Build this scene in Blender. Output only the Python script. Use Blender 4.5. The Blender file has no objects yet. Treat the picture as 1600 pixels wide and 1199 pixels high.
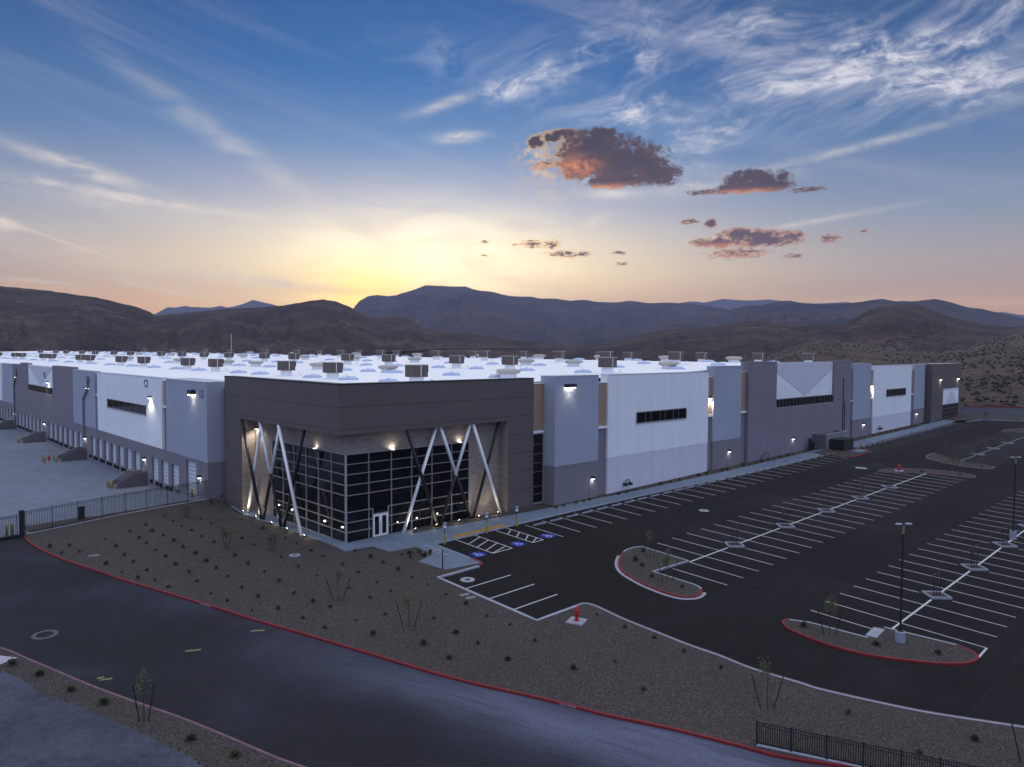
import bpy, bmesh, math, random
from math import radians, sin, cos, tan, atan2, pi, hypot, sqrt
from mathutils import Vector, Matrix, noise
from mathutils.geometry import delaunay_2d_cdt
from mathutils.bvhtree import BVHTree
random.seed(7)
sc = bpy.context.scene
COL = sc.collection

# ------------------------------------------------------------------ camera
H = 21.5
FPX = 1130.53
yaw, pit, rol = radians(46.5887), radians(2.5779), radians(0.30854)
Fv = Vector((cos(yaw)*cos(pit), sin(yaw)*cos(pit), -sin(pit)))
Rv = Vector((sin(yaw), -cos(yaw), 0)); Uv = Rv.cross(Fv)
R2 = cos(rol)*Rv + sin(rol)*Uv; U2 = -sin(rol)*Rv + cos(rol)*Uv
CAMP = Vector((0, 0, H))
cam = bpy.data.cameras.new('camera'); camo = bpy.data.objects.new('camera', cam); COL.objects.link(camo)
cam.sensor_width = 36; cam.lens = FPX/1600*36; cam.clip_start = 0.5; cam.clip_end = 60000
camo.matrix_world = Matrix(((R2.x, U2.x, -Fv.x, 0), (R2.y, U2.y, -Fv.y, 0), (R2.z, U2.z, -Fv.z, H), (0, 0, 0, 1)))
sc.camera = camo
def ray(px, py): return (Fv + R2*((px-800)/FPX) + U2*((599.5-py)/FPX))

# ------------------------------------------------------------------ view, engine
sc.render.engine = 'CYCLES'
sc.view_settings.view_transform = 'Standard'; sc.view_settings.look = 'None'
sc.view_settings.exposure = 0; sc.view_settings.gamma = 1
sc.cycles.use_denoising = True
sc.cycles.max_bounces = 5; sc.cycles.diffuse_bounces = 3; sc.cycles.glossy_bounces = 3
sc.cycles.transmission_bounces = 4; sc.cycles.volume_bounces = 0; sc.cycles.transparent_max_bounces = 8
sc.cycles.sample_clamp_indirect = 4; sc.cycles.caustics_reflective = False; sc.cycles.caustics_refractive = False

def s2l(c):
    f = lambda v: (v/255)/12.92 if v/255 <= 0.04045 else ((v/255+0.055)/1.055)**2.4
    return (f(c[0]), f(c[1]), f(c[2]), 1)

# ------------------------------------------------------------------ world (dusk sky)
class NT:
    def __init__(s, tree): s.t = tree; s.n = tree.nodes; s.l = tree.links
    def node(s, kind, **kw):
        n = s.n.new(kind)
        for k, v in kw.items(): setattr(n, k, v)
        return n
    def put(s, inp, v):
        if v is None: return
        if isinstance(v, (int, float)):
            try: inp.default_value = v
            except TypeError: inp.default_value = (v, v, v)
        elif isinstance(v, (tuple, list)):
            inp.default_value = v if len(v) == len(inp.default_value) else tuple(v)[:len(inp.default_value)]
        else: s.l.new(v, inp)
    def m(s, op, a, b=None, c=None, clamp=False):
        n = s.node('ShaderNodeMath', operation=op, use_clamp=clamp)
        s.put(n.inputs[0], a); s.put(n.inputs[1], b); s.put(n.inputs[2], c)
        return n.outputs[0]
    def vm(s, op, a, b=None, scale=None):
        n = s.node('ShaderNodeVectorMath', operation=op)
        s.put(n.inputs[0], a); s.put(n.inputs[1], b)
        if scale is not None: s.put(n.inputs['Scale'], scale)
        return n.outputs['Value'] if op in ('DOT_PRODUCT', 'LENGTH') else n.outputs[0]
    def mix(s, f, a, b, blend='MIX'):
        n = s.node('ShaderNodeMix', data_type='RGBA', blend_type=blend)
        s.put(n.inputs['Factor'], f); s.put(n.inputs['A'], a); s.put(n.inputs['B'], b)
        return n.outputs['Result']
    def A(s, n, i): return n
    def smooth(s, v, lo, hi, a=0.0, b=1.0):
        n = s.node('ShaderNodeMapRange', interpolation_type='SMOOTHSTEP')
        s.put(n.inputs[0], v)
        for i, q in enumerate((lo, hi, a, b)): s.put(n.inputs[i+1], q)
        return n.outputs[0]
    def noise(s, vec, scale, detail=4, rough=0.55, dist=0.0, color=False, lac=2.0):
        n = s.node('ShaderNodeTexNoise'); s.put(n.inputs['Vector'], vec)
        n.inputs['Scale'].default_value = scale; n.inputs['Detail'].default_value = detail
        n.inputs['Roughness'].default_value = rough; n.inputs['Distortion'].default_value = dist
        n.inputs['Lacunarity'].default_value = lac
        return n.outputs['Color' if color else 0]
    def comb(s, x, y, z=0.0):
        n = s.node('ShaderNodeCombineXYZ'); s.put(n.inputs[0], x); s.put(n.inputs[1], y); s.put(n.inputs[2], z)
        return n.outputs[0]
    def ramp(s, f, stops, interp='LINEAR'):
        n = s.node('ShaderNodeValToRGB'); s.put(n.inputs[0], f)
        cr = n.color_ramp; cr.interpolation = interp
        while len(cr.elements) < len(stops): cr.elements.new(0.5)
        for e, (p, c) in zip(cr.elements, stops): e.position = p; e.color = c
        return n.outputs[0]
def mixn(w): return w

world = bpy.data.worlds.new('World'); sc.world = world; world.use_nodes = True
W = NT(world.node_tree)
for n in list(W.n): W.n.remove(n)
wout = W.node('ShaderNodeOutputWorld'); bg = W.node('ShaderNodeBackground'); W.l.new(bg.outputs[0], wout.inputs[0])
tc = W.node('ShaderNodeTexCoord'); D = tc.outputs['Generated']
D = W.vm('NORMALIZE', D)
fz = W.vm('DOT_PRODUCT', D, (cos(yaw), sin(yaw), 0)); rx = W.vm('DOT_PRODUCT', D, (sin(yaw), -cos(yaw), 0))
sep = W.node('ShaderNodeSeparateXYZ'); W.l.new(D, sep.inputs[0]); dz = sep.outputs[2]
AZ = W.m('MULTIPLY', W.m('ARCTAN2', rx, fz), 180/pi)          # degrees from the compass heading of the road corner
EL = W.m('MULTIPLY', W.m('ARCSINE', dz), 180/pi)              # degrees above the horizon
def ae(px, py):
    d = ray(px, py).normalized(); f = d.x*cos(yaw)+d.y*sin(yaw); r = d.x*sin(yaw)-d.y*cos(yaw)
    return atan2(r, f)*180/pi, math.asin(d.z)*180/pi
ELn = W.m('DIVIDE', EL, 40.0, clamp=True)
def stops(l): return [(e/40.0, s2l(c)) for e, c in l]
rSide = W.ramp(ELn, stops([(0, (218, 160, 108)), (3.4, (216, 176, 130)), (6, (188, 174, 164)), (9.5, (142, 158, 178)), (14.5, (84, 122, 168)), (20, (46, 92, 148)), (28, (25, 60, 106)), (40, (60, 75, 130))]))
rMid = W.ramp(ELn, stops([(0, (252, 178, 92)), (3.8, (252, 196, 116)), (6, (246, 224, 186)), (8.5, (222, 212, 214)), (11, (180, 186, 216)), (15.5, (112, 152, 202)), (20.5, (56, 114, 180)), (28, (34, 86, 150)), (40, (60, 80, 140))]))
saz, sel = ae(625, 452)
dA = W.m('SUBTRACT', AZ, saz+3)
near = W.m('EXPONENT', W.m('MULTIPLY', W.m('MULTIPLY', dA, dA), -1/(24.0**2)))
sky = W.mix(near, rSide, rMid)
def gauss(az, el, sa, se, rot=0.0):
    x = W.m('SUBTRACT', AZ, az); y = W.m('SUBTRACT', EL, el)
    if rot:
        c, s_ = cos(rot), sin(rot)
        x, y = W.m('ADD', W.m('MULTIPLY', x, c), W.m('MULTIPLY', y, s_)), W.m('SUBTRACT', W.m('MULTIPLY', y, c), W.m('MULTIPLY', x, s_))
    q = W.m('ADD', W.m('MULTIPLY', W.m('MULTIPLY', x, x), 1/sa**2), W.m('MULTIPLY', W.m('MULTIPLY', y, y), 1/se**2))
    return W.m('EXPONENT', W.m('MULTIPLY', q, -1.0)), q
P = W.comb(AZ, EL, 0.0)
# wide pale wash, then the bright core over the saddle where the sun went down
g0, _ = gauss(*ae(660, 415), 19, 4.8)
sky = W.mix(W.m('MULTIPLY', g0, 0.75), sky, (1.35, 1.16, 0.80, 1))
g1, _ = gauss(*ae(670, 410), 9, 3.4)
n1 = W.noise(W.vm('MULTIPLY', P, (0.12, 0.42, 1)), 1.0, 5, 0.6, 0.6)
sky = W.mix(W.m('MULTIPLY', g1, W.smooth(n1, 0.3, 0.62, 0.35, 1.0)), sky, (1.75, 1.60, 1.22, 1))
g2, _ = gauss(*ae(568, 468), 4.2, 2.4)
sky = W.mix(W.m('MULTIPLY', g2, 0.9), sky, (2.1, 1.5, 0.34, 1))
# long soft bands of high haze
bn = W.noise(W.vm('MULTIPLY', W.node('ShaderNodeVectorRotate').outputs[0] if False else W.comb(W.m('ADD', AZ, W.m('MULTIPLY', EL, 1.4)), W.m('ADD', EL, W.m('MULTIPLY', AZ, 0.26)), 0), (0.02, 0.22, 1)), 1.0, 6, 0.6, 0.3)
sky = W.mix(W.m('MULTIPLY', W.smooth(bn, 0.48, 0.78), W.smooth(EL, 0.5, 7, 0.1, 0.34)), sky, s2l((212, 205, 224)))
# pink low band clouds by the horizon
hb = W.noise(W.vm('MULTIPLY', P, (0.05, 0.9, 1)), 1.0, 7, 0.6, 0.5)
sky = W.mix(W.m('MULTIPLY', W.smooth(hb, 0.5, 0.72), W.m('MULTIPLY', W.smooth(EL, 8, 3.2), 0.45)), sky, s2l((255, 214, 160)))
# cirrus
wrp = W.vm('SUBTRACT', W.noise(W.vm('MULTIPLY', P, (0.1, 0.16, 1)), 1.0, 3, 0.5, color=True), (0.5, 0.5, 0.5))
PW = W.vm('ADD', P, W.vm('MULTIPLY', wrp, (9, 2.2, 0)))
def streak(rot, sx_, sy_, det=8):
    c, s_ = cos(rot), sin(rot)
    x = W.vm('DOT_PRODUCT', PW, (c, s_, 0)); y = W.vm('DOT_PRODUCT', PW, (-s_, c, 0))
    return W.noise(W.comb(W.m('MULTIPLY', x, sx_), W.m('MULTIPLY', y, sy_), 0), 1.0, det, 0.62, 0.25)
stA = streak(radians(20), 0.09, 0.75, 10); stB = streak(radians(-12), 0.10, 0.6)
fine = W.noise(W.vm('MULTIPLY', PW, (0.22, 0.8, 1)), 1.0, 10, 0.68, 0.5)
def ell(px, py, rx_, ry_, rot=0.0, warp=0.0):
    az, el_ = ae(px, py); k = 1/20.0
    src = PW if warp else P
    sx2 = W.node('ShaderNodeSeparateXYZ'); W.l.new(src, sx2.inputs[0])
    x = W.m('SUBTRACT', sx2.outputs[0], az); y = W.m('SUBTRACT', sx2.outputs[1], el_)
    if rot:
        c, s_ = cos(rot), sin(rot)
        x, y = W.m('ADD', W.m('MULTIPLY', x, c), W.m('MULTIPLY', y, s_)), W.m('SUBTRACT', W.m('MULTIPLY', y, c), W.m('MULTIPLY', x, s_))
    return W.m('ADD', W.m('MULTIPLY', W.m('MULTIPLY', x, x), 1/(rx_*k)**2), W.m('MULTIPLY', W.m('MULTIPLY', y, y), 1/(ry_*k)**2))
def esoft(*a, **k): return W.m('EXPONENT', W.m('MULTIPLY', ell(*a, **k), -1.0))
def amax(l):
    v = l[0]
    for q in l[1:]: v = W.m('MAXIMUM', v, q)
    return v
mR = amax([W.m('MULTIPLY', esoft(*a), w) for a, w in [((1280, 130, 230, 46, radians(18)), 1.0), ((1150, 190, 75, 24, radians(38)), 1.1), ((1400, 150, 220, 40, radians(6)), .9), ((920, 105, 190, 42, radians(-4)), .95), ((960, 175, 110, 26, 0), 1.0), ((1130, 50, 170, 70, radians(-30)), .6), ((800, 120, 50, 26, radians(20)), 1.15), ((1450, 60, 150, 40, radians(-8)), .7), ((1530, 8, 60, 12, radians(-15)), 1.0)]])
patch = W.noise(W.vm('MULTIPLY', PW, (0.11, 0.24, 1)), 1.0, 4, 0.55, 0.3)
fine2 = W.noise(W.vm('MULTIPLY', PW, (0.5, 0.9, 1)), 1.0, 10, 0.72, 0.3)
fR = W.m('MULTIPLY', W.m('MULTIPLY', mR, 1.08), W.m('ADD', W.m('MULTIPLY', W.smooth(stA, 0.40, 0.74), 0.38), W.m('MULTIPLY', W.smooth(W.m('ADD', W.m('MULTIPLY', fine, 0.5), W.m('MULTIPLY', fine2, 0.5)), 0.40, 0.66), W.smooth(patch, 0.42, 0.64, 0.05, 1.5))))
sky = W.mix(W.m('MULTIPLY', W.m('MINIMUM', fR, 1.0), 0.95), sky, s2l((232, 230, 242)))
mL = amax([W.m('MULTIPLY', esoft(*a), w) for a, w in [((240, 316, 190, 8, radians(-5)), 1.0), ((140, 268, 90, 10, radians(-14)), .8), ((130, 305, 130, 16, radians(-8)), .5), ((10, 352, 26, 8, radians(-10)), 1.3), ((470, 300, 230, 16, radians(-31)), .45), ((420, 440, 130, 7, radians(-5)), 1.0), ((250, 452, 60, 4, radians(-10)), .9), ((40, 438, 60, 3, radians(-3)), .8), ((120, 390, 160, 26, radians(-12)), .35), ((820, 355, 22, 9, radians(10)), 1.0), ((925, 350, 26, 8, radians(40)), .8), ((715, 215, 34, 7, radians(4)), 1.0), ((700, 160, 60, 8, radians(18)), .5), ((960, 275, 40, 12, 0), .9), ((1300, 240, 150, 6, radians(9)), .5), ((1120, 288, 110, 14, radians(5)), .55), ((1250, 350, 130, 4, radians(7)), .5)]])
fL = W.m('MULTIPLY', W.m('MULTIPLY', mL, 1.15), W.m('ADD', W.smooth(stB, 0.34, 0.64, 0.0, 0.55), W.m('MULTIPLY', W.smooth(W.m('ADD', W.m('MULTIPLY', fine, 0.5), W.m('MULTIPLY', fine2, 0.5)), 0.38, 0.62), 0.75)))
sky = W.mix(W.m('MULTIPLY', W.m('MINIMUM', fL, 1.0), 0.85), sky, s2l((250, 238, 226)))
# thin contrail
ct = amax([esoft(140, 392, 125, 1.5, radians(-17.5))])
sky = W.mix(W.m('MULTIPLY', ct, 0.75), sky, s2l((250, 228, 205)))
# small dark cumulus, lit orange from below on the sunset side
cl = [(955, 252, 88, 34, 0), (925, 232, 66, 26, 0.1), (1005, 262, 55, 24, -.2), (900, 260, 38, 20, 0), (960, 282, 50, 13, 0), (862, 214, 22, 9, 0), (838, 220, 16, 11, 0), (885, 208, 20, 8, 0), (1052, 267, 15, 7, 0), (850, 258, 20, 6, 0.2),
      (1180, 282, 48, 17, 0), (1160, 292, 34, 9, 0), (1205, 290, 34, 9, 0), (1262, 297, 22, 3.5, 0), (1100, 301, 24, 3.5, 0), (1128, 298, 14, 5, 0),
      (1180, 372, 62, 13, 0), (1150, 366, 32, 9, 0), (1120, 379, 36, 9, 0), (1215, 377, 38, 7, 0), (1153, 396, 42, 7, 0), (1240, 400, 13, 3, 0), (1110, 350, 11, 8, 0), (1076, 347, 14, 4, 0), (1297, 373, 13, 6, 0),
      (832, 381, 17, 6, 0), (862, 382, 14, 6, 0), (880, 397, 26, 5, 0), (912, 397, 10, 4, 0), (968, 395, 10, 3, 0), (972, 412, 9, 2.6, 0), (757, 378, 6, 3, 0), (757, 400, 6, 2, 0), (1350, 361, 5, 2.4, 0), (805, 383, 5, 2, 0)]
cd = cs = None
for c_ in cl:
    if c_[3] < 7.5:          # thin scraps of cloud
        v = W.m('SUBTRACT', 0.75, ell(c_[0], c_[1], c_[2]*1.25, c_[3]*1.35, c_[4]))
        cs = v if cs is None else W.m('MAXIMUM', cs, v)
    else:
        v = W.m('SUBTRACT', 1.0, ell(*c_))
        cd = v if cd is None else W.m('MAXIMUM', cd, v)
cn = W.noise(W.vm('MULTIPLY', P, (0.55, 0.75, 1)), 1.0, 7, 0.6, 0.2)
cn2 = W.noise(W.vm('MULTIPLY', P, (1.8, 2.2, 1)), 1.0, 5, 0.56, 0.2)
cn3 = W.noise(W.vm('MULTIPLY', P, (4.2, 6.5, 1)), 1.0, 4, 0.6, 0.2)
cnS = W.noise(W.vm('MULTIPLY', P, (2.4, 7.0, 1)), 1.0, 7, 0.66, 0.3)
dB = W.m('ADD', cd, W.m('MULTIPLY', W.m('SUBTRACT', W.m('ADD', W.m('MULTIPLY', cn, 0.42), W.m('ADD', W.m('MULTIPLY', cn2, 0.44), W.m('MULTIPLY', cn3, 0.14))), 0.49), 5.6))
dS = W.m('ADD', cs, W.m('MULTIPLY', W.m('SUBTRACT', cnS, 0.52), 5.0))
dS = W.m('MINIMUM', dS, W.m('ADD', W.m('MULTIPLY', W.smooth(cs, -1.2, 0.3), 6), -1.2))
dens = W.m('MAXIMUM', dB, dS)
cd = W.m('MAXIMUM', cd, cs)
gate = W.smooth(cd, -1.4, -0.2)
dens = W.m('SUBTRACT', dens, W.m('MULTIPLY', W.m('SUBTRACT', 1.0, gate), 4.0))
# colour: underside (toward lower left) warm, body grey violet
warm = W.smooth(W.noise(W.vm('MULTIPLY', W.vm('ADD', P, (0.6, 0.5, 0)), (0.5, 0.9, 1)), 1.0, 6, 0.6), 0.40, 0.66)
toward = W.smooth(AZ, ae(1350, 300)[0], ae(840, 300)[0])
body = W.mix(W.m('MULTIPLY', warm, W.m('ADD', W.m('MULTIPLY', toward, 0.10), 0.10)), s2l((64, 47, 38)), s2l((150, 86, 48)))
lowlit = amax([esoft(900, 262, 30, 14), esoft(950, 294, 45, 6), esoft(1165, 300, 45, 4), esoft(1120, 384, 35, 4), esoft(1150, 400, 40, 4), esoft(845, 262, 25, 10)])
body = W.mix(W.m('MULTIPLY', lowlit, W.smooth(cn2, 0.35, 0.6, 0.2, 0.9)), body, s2l((252, 152, 76)))
body = W.mix(W.smooth(EL, 12.8, 9.5, 0.0, 0.3), body, s2l((118, 76, 50)))
rim = W.mix(toward, s2l((236, 172, 120)), s2l((255, 208, 130)))
lit_edge = W.m('MULTIPLY', W.smooth(dens, 0.85, 0.15), W.m('ADD', W.m('MULTIPLY', W.smooth(AZ, ae(930, 300)[0], ae(850, 300)[0]), 0.7), W.m('MULTIPLY', W.smooth(EL, 13.5, 8.5), 0.65)), clamp=True)
col = W.mix(lit_edge, body, rim)
sky = W.mix(W.m('MULTIPLY', W.smooth(dens, -0.35, 0.55), 0.97), sky, col)
sky = W.mix(W.m('MULTIPLY', esoft(862, 262, 42, 36), W.m('MULTIPLY', W.smooth(cn, 0.42, 0.62), W.smooth(dens, 0.6, -0.8, 0.0, 0.8))), sky, s2l((255, 224, 176)))
sky = W.mix(W.m('MULTIPLY', amax([esoft(842, 240, 30, 16), esoft(872, 272, 34, 10)]), W.m('MULTIPLY', W.smooth(cn2, 0.44, 0.62), W.smooth(dens, 0.5, -0.6, 0.0, 0.85))), sky, s2l((255, 205, 140)))
sky = W.mix(W.m('MULTIPLY', esoft(955, 303, 36, 7), 0.7), sky, s2l((255, 246, 236)))
sky = W.mix(1.0, sky, W.mix(W.smooth(EL, 12, 1.5), (1.04, 1.04, 1.0, 1), W.mix(near, (1.22, 1.12, 0.92, 1), (1.75, 1.5, 0.95, 1))), blend='MULTIPLY')
# out-of-view sky brightened to light walls and roof: blue low behind, pale overhead
back = W.smooth(W.m('ABSOLUTE', AZ), 52, 85)
sky = W.mix(back, sky, (0.42, 0.56, 1.0, 1))
sky = W.mix(W.smooth(EL, 33, 52), sky, (1.29, 1.36, 1.50, 1))
sky = W.mix(W.smooth(EL, 0.0, -2.0), sky, s2l((70, 62, 66)))
W.l.new(sky, bg.inputs[0]); bg.inputs[1].default_value = 1.0
world.cycles.sampling_method = 'MANUAL'; world.cycles.sample_map_resolution = 1024

# the sun itself has set behind the ridge: a faint warm lamp just above it
sl = bpy.data.lights.new('sun', 'SUN'); so = bpy.data.objects.new('sun', sl); COL.objects.link(so)
sl.energy = 0.12; sl.angle = radians(3); sl.color = (1.0, 0.72, 0.42)
sd = ray(600, 440); sd = Vector((sd.x, sd.y, sd.z)).normalized(); so.rotation_euler = sd.to_track_quat('Z', 'Y').to_euler()

# ------------------------------------------------------------------ helpers
SX, SY = 0.0128, 0.0364
def sstep(a, b, x):
    t = max(0.0, min(1.0, (x-a)/(b-a))); return t*t*(3-2*t)
def g(x, y):
    z = SX*x + SY*y
    if y > 60:                                       # terrace in front of the glass entrance is held level
        w = sstep(22, 33, x)*sstep(60.5, 66, y)*(1-sstep(82.5, 87.5, y))
        z = z*(1-w) + 2.52*w
    if y > 84:                                       # truck court falls toward the docks
        court = 3.25 - 1.45*sstep(90, 112, y)
        z = z + (court - z)*sstep(85.5, 89.0, y)
    if x > 205: z = z + (5.0-z)*sstep(205, 300, x)
    if y < -20: z = max(z, SX*x - 0.7)
    return z
def gp(px, py, dzv=0.0):
    d = ray(px, py); t = (H-1.5)/(-d.z)
    for _ in range(12):
        x, y = d.x*t, d.y*t
        t = (g(x, y)+dzv-H)/d.z
    return Vector((d.x*t, d.y*t, g(d.x*t, d.y*t)+dzv))
def c4(x, y, ox, oy, s): return (ox+x/s, oy+y/s)

def box(bm, x0, x1, y0, y1, z0, z1):
    v = [bm.verts.new((x, y, z)) for z in (z0, z1) for x, y in ((x0, y0), (x1, y0), (x1, y1), (x0, y1))]
    for f in ((3, 2, 1, 0), (4, 5, 6, 7), (0, 1, 5, 4), (1, 2, 6, 5), (2, 3, 7, 6), (3, 0, 4, 7)):
        bm.faces.new([v[i] for i in f])
def obox(bm, a, b, w, z0a, z1a, z0b=None, z1b=None):
    """wall-like box from point a to b, width w centred"""
    z0b = z0a if z0b is None else z0b; z1b = z1a if z1b is None else z1b
    d = Vector((b[0]-a[0], b[1]-a[1])); n = Vector((-d.y, d.x)).normalized()*w/2
    P_ = [(a[0]-n.x, a[1]-n.y), (b[0]-n.x, b[1]-n.y), (b[0]+n.x, b[1]+n.y), (a[0]+n.x, a[1]+n.y)]
    zs0 = (z0a, z0b, z0b, z0a); zs1 = (z1a, z1b, z1b, z1a)
    v = [bm.verts.new((p[0], p[1], z)) for p, z in zip(P_, zs0)] + [bm.verts.new((p[0], p[1], z)) for p, z in zip(P_, zs1)]
    for f in ((3, 2, 1, 0), (4, 5, 6, 7), (0, 1, 5, 4), (1, 2, 6, 5), (2, 3, 7, 6), (3, 0, 4, 7)):
        bm.faces.new([v[i] for i in f])
def tube(bm, a, b, r0, r1=None, n=8, caps=True):
    r1 = r0 if r1 is None else r1
    a, b = Vector(a), Vector(b); d = (b-a).normalized()
    u = d.orthogonal().normalized(); w = d.cross(u)
    ra = [bm.verts.new(a+(u*cos(2*pi*i/n)+w*sin(2*pi*i/n))*r0) for i in range(n)]
    rb = [bm.verts.new(b+(u*cos(2*pi*i/n)+w*sin(2*pi*i/n))*r1) for i in range(n)]
    for i in range(n): bm.faces.new((ra[i], ra[(i+1) % n], rb[(i+1) % n], rb[i]))
    if caps: bm.faces.new(ra[::-1]); bm.faces.new(rb)
def path(bm, pts, r, n=6):
    for p, q in zip(pts, pts[1:]): tube(bm, p, q, r, r, n)
def lathe(bm, prof, n=16, cx=0, cy=0):
    rings = [[bm.verts.new((cx+r*cos(2*pi*i/n), cy+r*sin(2*pi*i/n), z)) for i in range(n)] for r, z in prof]
    for a, b in zip(rings, rings[1:]):
        for i in range(n): bm.faces.new((a[i], a[(i+1) % n], b[(i+1) % n], b[i]))
    bm.faces.new(rings[0][::-1]); bm.faces.new(rings[-1])
def B(fn=None, *a, **k):
    bm = bmesh.new()
    if fn: fn(bm, *a, **k)
    return bm
def obj(name, bm, mat, parent=None, world=False, smooth=False, loc=None):
    me = bpy.data.meshes.new(name)
    bm.normal_update(); bm.to_mesh(me); bm.free()
    if isinstance(mat, (list, tuple)):
        for q in mat: me.materials.append(q)
    else: me.materials.append(mat)
    if smooth:
        for p in me.polygons: p.use_smooth = True
    o = bpy.data.objects.new(name, me); COL.objects.link(o)
    if loc: o.location = loc
    if parent:
        o.parent = parent
        if world and parent.parent is None and parent.type == 'EMPTY': o.location = -parent.location
    return o
def tag(o, label=None, cat=None, group=None, kind=None):
    if label: o['label'] = label
    if cat: o['category'] = cat
    if group: o['group'] = group
    if kind: o['kind'] = kind
    return o
def thing(name, label, cat, loc=(0, 0, 0), rz=0, group=None):
    o = bpy.data.objects.new(name, None); COL.objects.link(o); o.location = loc; o.rotation_euler = (0, 0, rz)
    o.empty_display_size = 0.3
    return tag(o, label, cat, group)
def struct(name, bm, mat, parent=None): 
    o = obj(name, bm, mat, parent)
    if not parent: o['kind'] = 'structure'
    return o
def dup(root, loc, rz=0, label=None, scale=None):
    r = root.copy(); COL.objects.link(r); r.location = loc; r.rotation_euler = (0, 0, rz)
    if label: r['label'] = label
    if scale: r.scale = (scale,)*3
    for ch in list(root.children):
        c = ch.copy(); COL.objects.link(c); c.parent = r
        for gch in list(ch.children):
            d = gch.copy(); COL.objects.link(d); d.parent = c
    return r
ONES = 'zeroth first second third fourth fifth sixth seventh eighth ninth tenth eleventh twelfth thirteenth fourteenth fifteenth sixteenth seventeenth eighteenth nineteenth'.split()
TENS = {20: 'twent', 30: 'thirt', 40: 'fort', 50: 'fift', 60: 'sixt', 70: 'sevent', 80: 'eight', 90: 'ninet'}
def ordw(n):
    if n < 20: return ONES[n]
    t = n//10*10
    return TENS[t]+'ieth' if n == t else TENS[t]+'y-'+ONES[n-t]

# ------------------------------------------------------------------ materials
MATS = {}
def mat(name, col, rough=0.8, metal=0.0, spec=0.3, vary=0.0, vscale=1.0, bump=0.0, bscale=40, emit=None, es=1.0, fn=None):
    if name in MATS: return MATS[name]
    m_ = bpy.data.materials.new(name); m_.use_nodes = True; T = NT(m_.node_tree)
    p = T.n['Principled BSDF']; p.inputs['Roughness'].default_value = rough; p.inputs['Metallic'].default_value = metal
    p.inputs['Specular IOR Level'].default_value = spec
    c = tuple(col)+(1,) if len(col) == 3 else col
    tcn = T.node('ShaderNodeTexCoord'); oc = tcn.outputs['Object']
    if vary:
        n = T.noise(oc, vscale, 6, 0.6)
        n2 = T.noise(oc, vscale*9, 4, 0.6)
        f = T.m('ADD', T.m('MULTIPLY', n, 0.65), T.m('MULTIPLY', n2, 0.35))
        cc = T.mix(T.smooth(f, 0.3, 0.7), tuple(v*(1-vary) for v in c[:3])+(1,), tuple(min(1, v*(1+vary)) for v in c[:3])+(1,))
    else: cc = c
    if fn: cc = fn(T, oc, cc, p)
    T.put(p.inputs['Base Color'], cc)
    if bump:
        bn_ = T.node('ShaderNodeBump'); bn_.inputs['Strength'].default_value = bump; bn_.inputs['Distance'].default_value = 0.05
        T.l.new(T.noise(oc, bscale, 3, 0.6), bn_.inputs['Height']); T.l.new(bn_.outputs[0], p.inputs['Normal'])
    if emit:
        p.inputs['Emission Color'].default_value = tuple(emit)+(1,); p.inputs['Emission Strength'].default_value = es
    MATS[name] = m_; return m_

def f_panel(joint=7.6, axis='both'):
    """tilt-up concrete panels: fine vertical joints and faint mottling"""
    def fn(T, oc, cc, p):
        s = T.node('ShaderNodeSeparateXYZ'); T.l.new(oc, s.inputs[0])
        v = T.m('ADD', s.outputs[0], s.outputs[1])
        fr = T.m('FRACT', T.m('DIVIDE', v, joint))
        j = T.m('LESS_THAN', T.m('ABSOLUTE', T.m('SUBTRACT', fr, 0.5)), 0.0035)
        st = T.noise(T.vm('MULTIPLY', oc, (1.2, 1.2, 0.12)), 1.0, 5, 0.6)
        c2 = T.mix(T.smooth(st, 0.45, 0.8, 0.0, 0.10), cc, (0.2, 0.18, 0.17, 1))
        return T.mix(T.m('MULTIPLY', j, 0.35), c2, (0.12, 0.11, 0.12, 1))
    return fn
def f_rib(pitch=0.6, depth=0.4, hor=False, horsp=0.0):
    def fn(T, oc, cc, p):
        s = T.node('ShaderNodeSeparateXYZ'); T.l.new(oc, s.inputs[0])
        v = s.outputs[2] if hor else T.m('ADD', s.outputs[0], s.outputs[1])
        w = T.m('PINGPONG', v, pitch/2)
        b = T.node('ShaderNodeBump'); b.inputs['Strength'].default_value = depth; b.inputs['Distance'].default_value = 0.08
        T.l.new(T.smooth(w, pitch*0.14, pitch*0.36), b.inputs['Height']); T.l.new(b.outputs[0], p.inputs['Normal'])
        if horsp:
            fr = T.m('FRACT', T.m('DIVIDE', T.m('SUBTRACT', s.outputs[2], 2.15), horsp))
            j = T.m('LESS_THAN', T.m('ABSOLUTE', T.m('SUBTRACT', fr, 0.5)), 0.028)
            cc = T.mix(T.m('MULTIPLY', j, 0.4), cc, (0.02, 0.018, 0.022, 1))
        gr = T.m('LESS_THAN', w, pitch*0.1)
        return T.mix(T.m('MULTIPLY', gr, 0.16), cc, (0.02, 0.018, 0.022, 1))
    return fn
M_white = mat('white_wall_paint', (0.80, 0.80, 0.80), 0.7, vary=0.03, vscale=0.3, fn=f_panel())
M_white2 = mat('pale_grey_wall_paint', (0.60, 0.585, 0.63), 0.7, vary=0.03, vscale=0.3, fn=f_panel())
M_lgrey = mat('blue_grey_wall_paint', (0.34, 0.355, 0.42), 0.75, vary=0.04, vscale=0.3, fn=f_panel())
M_mauve = mat('mauve_grey_wall_paint', (0.200, 0.182, 0.198), 0.75, vary=0.05, vscale=0.3, fn=f_panel())
M_mauverib = mat('ribbed_mauve_panel', (0.21, 0.185, 0.215), 0.7, vary=0.05, vscale=0.3, fn=f_rib(1.2, 0.45))
M_tan = mat('tan_wall_paint', (0.33, 0.225, 0.15), 0.75, vary=0.04, vscale=0.3)
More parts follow.
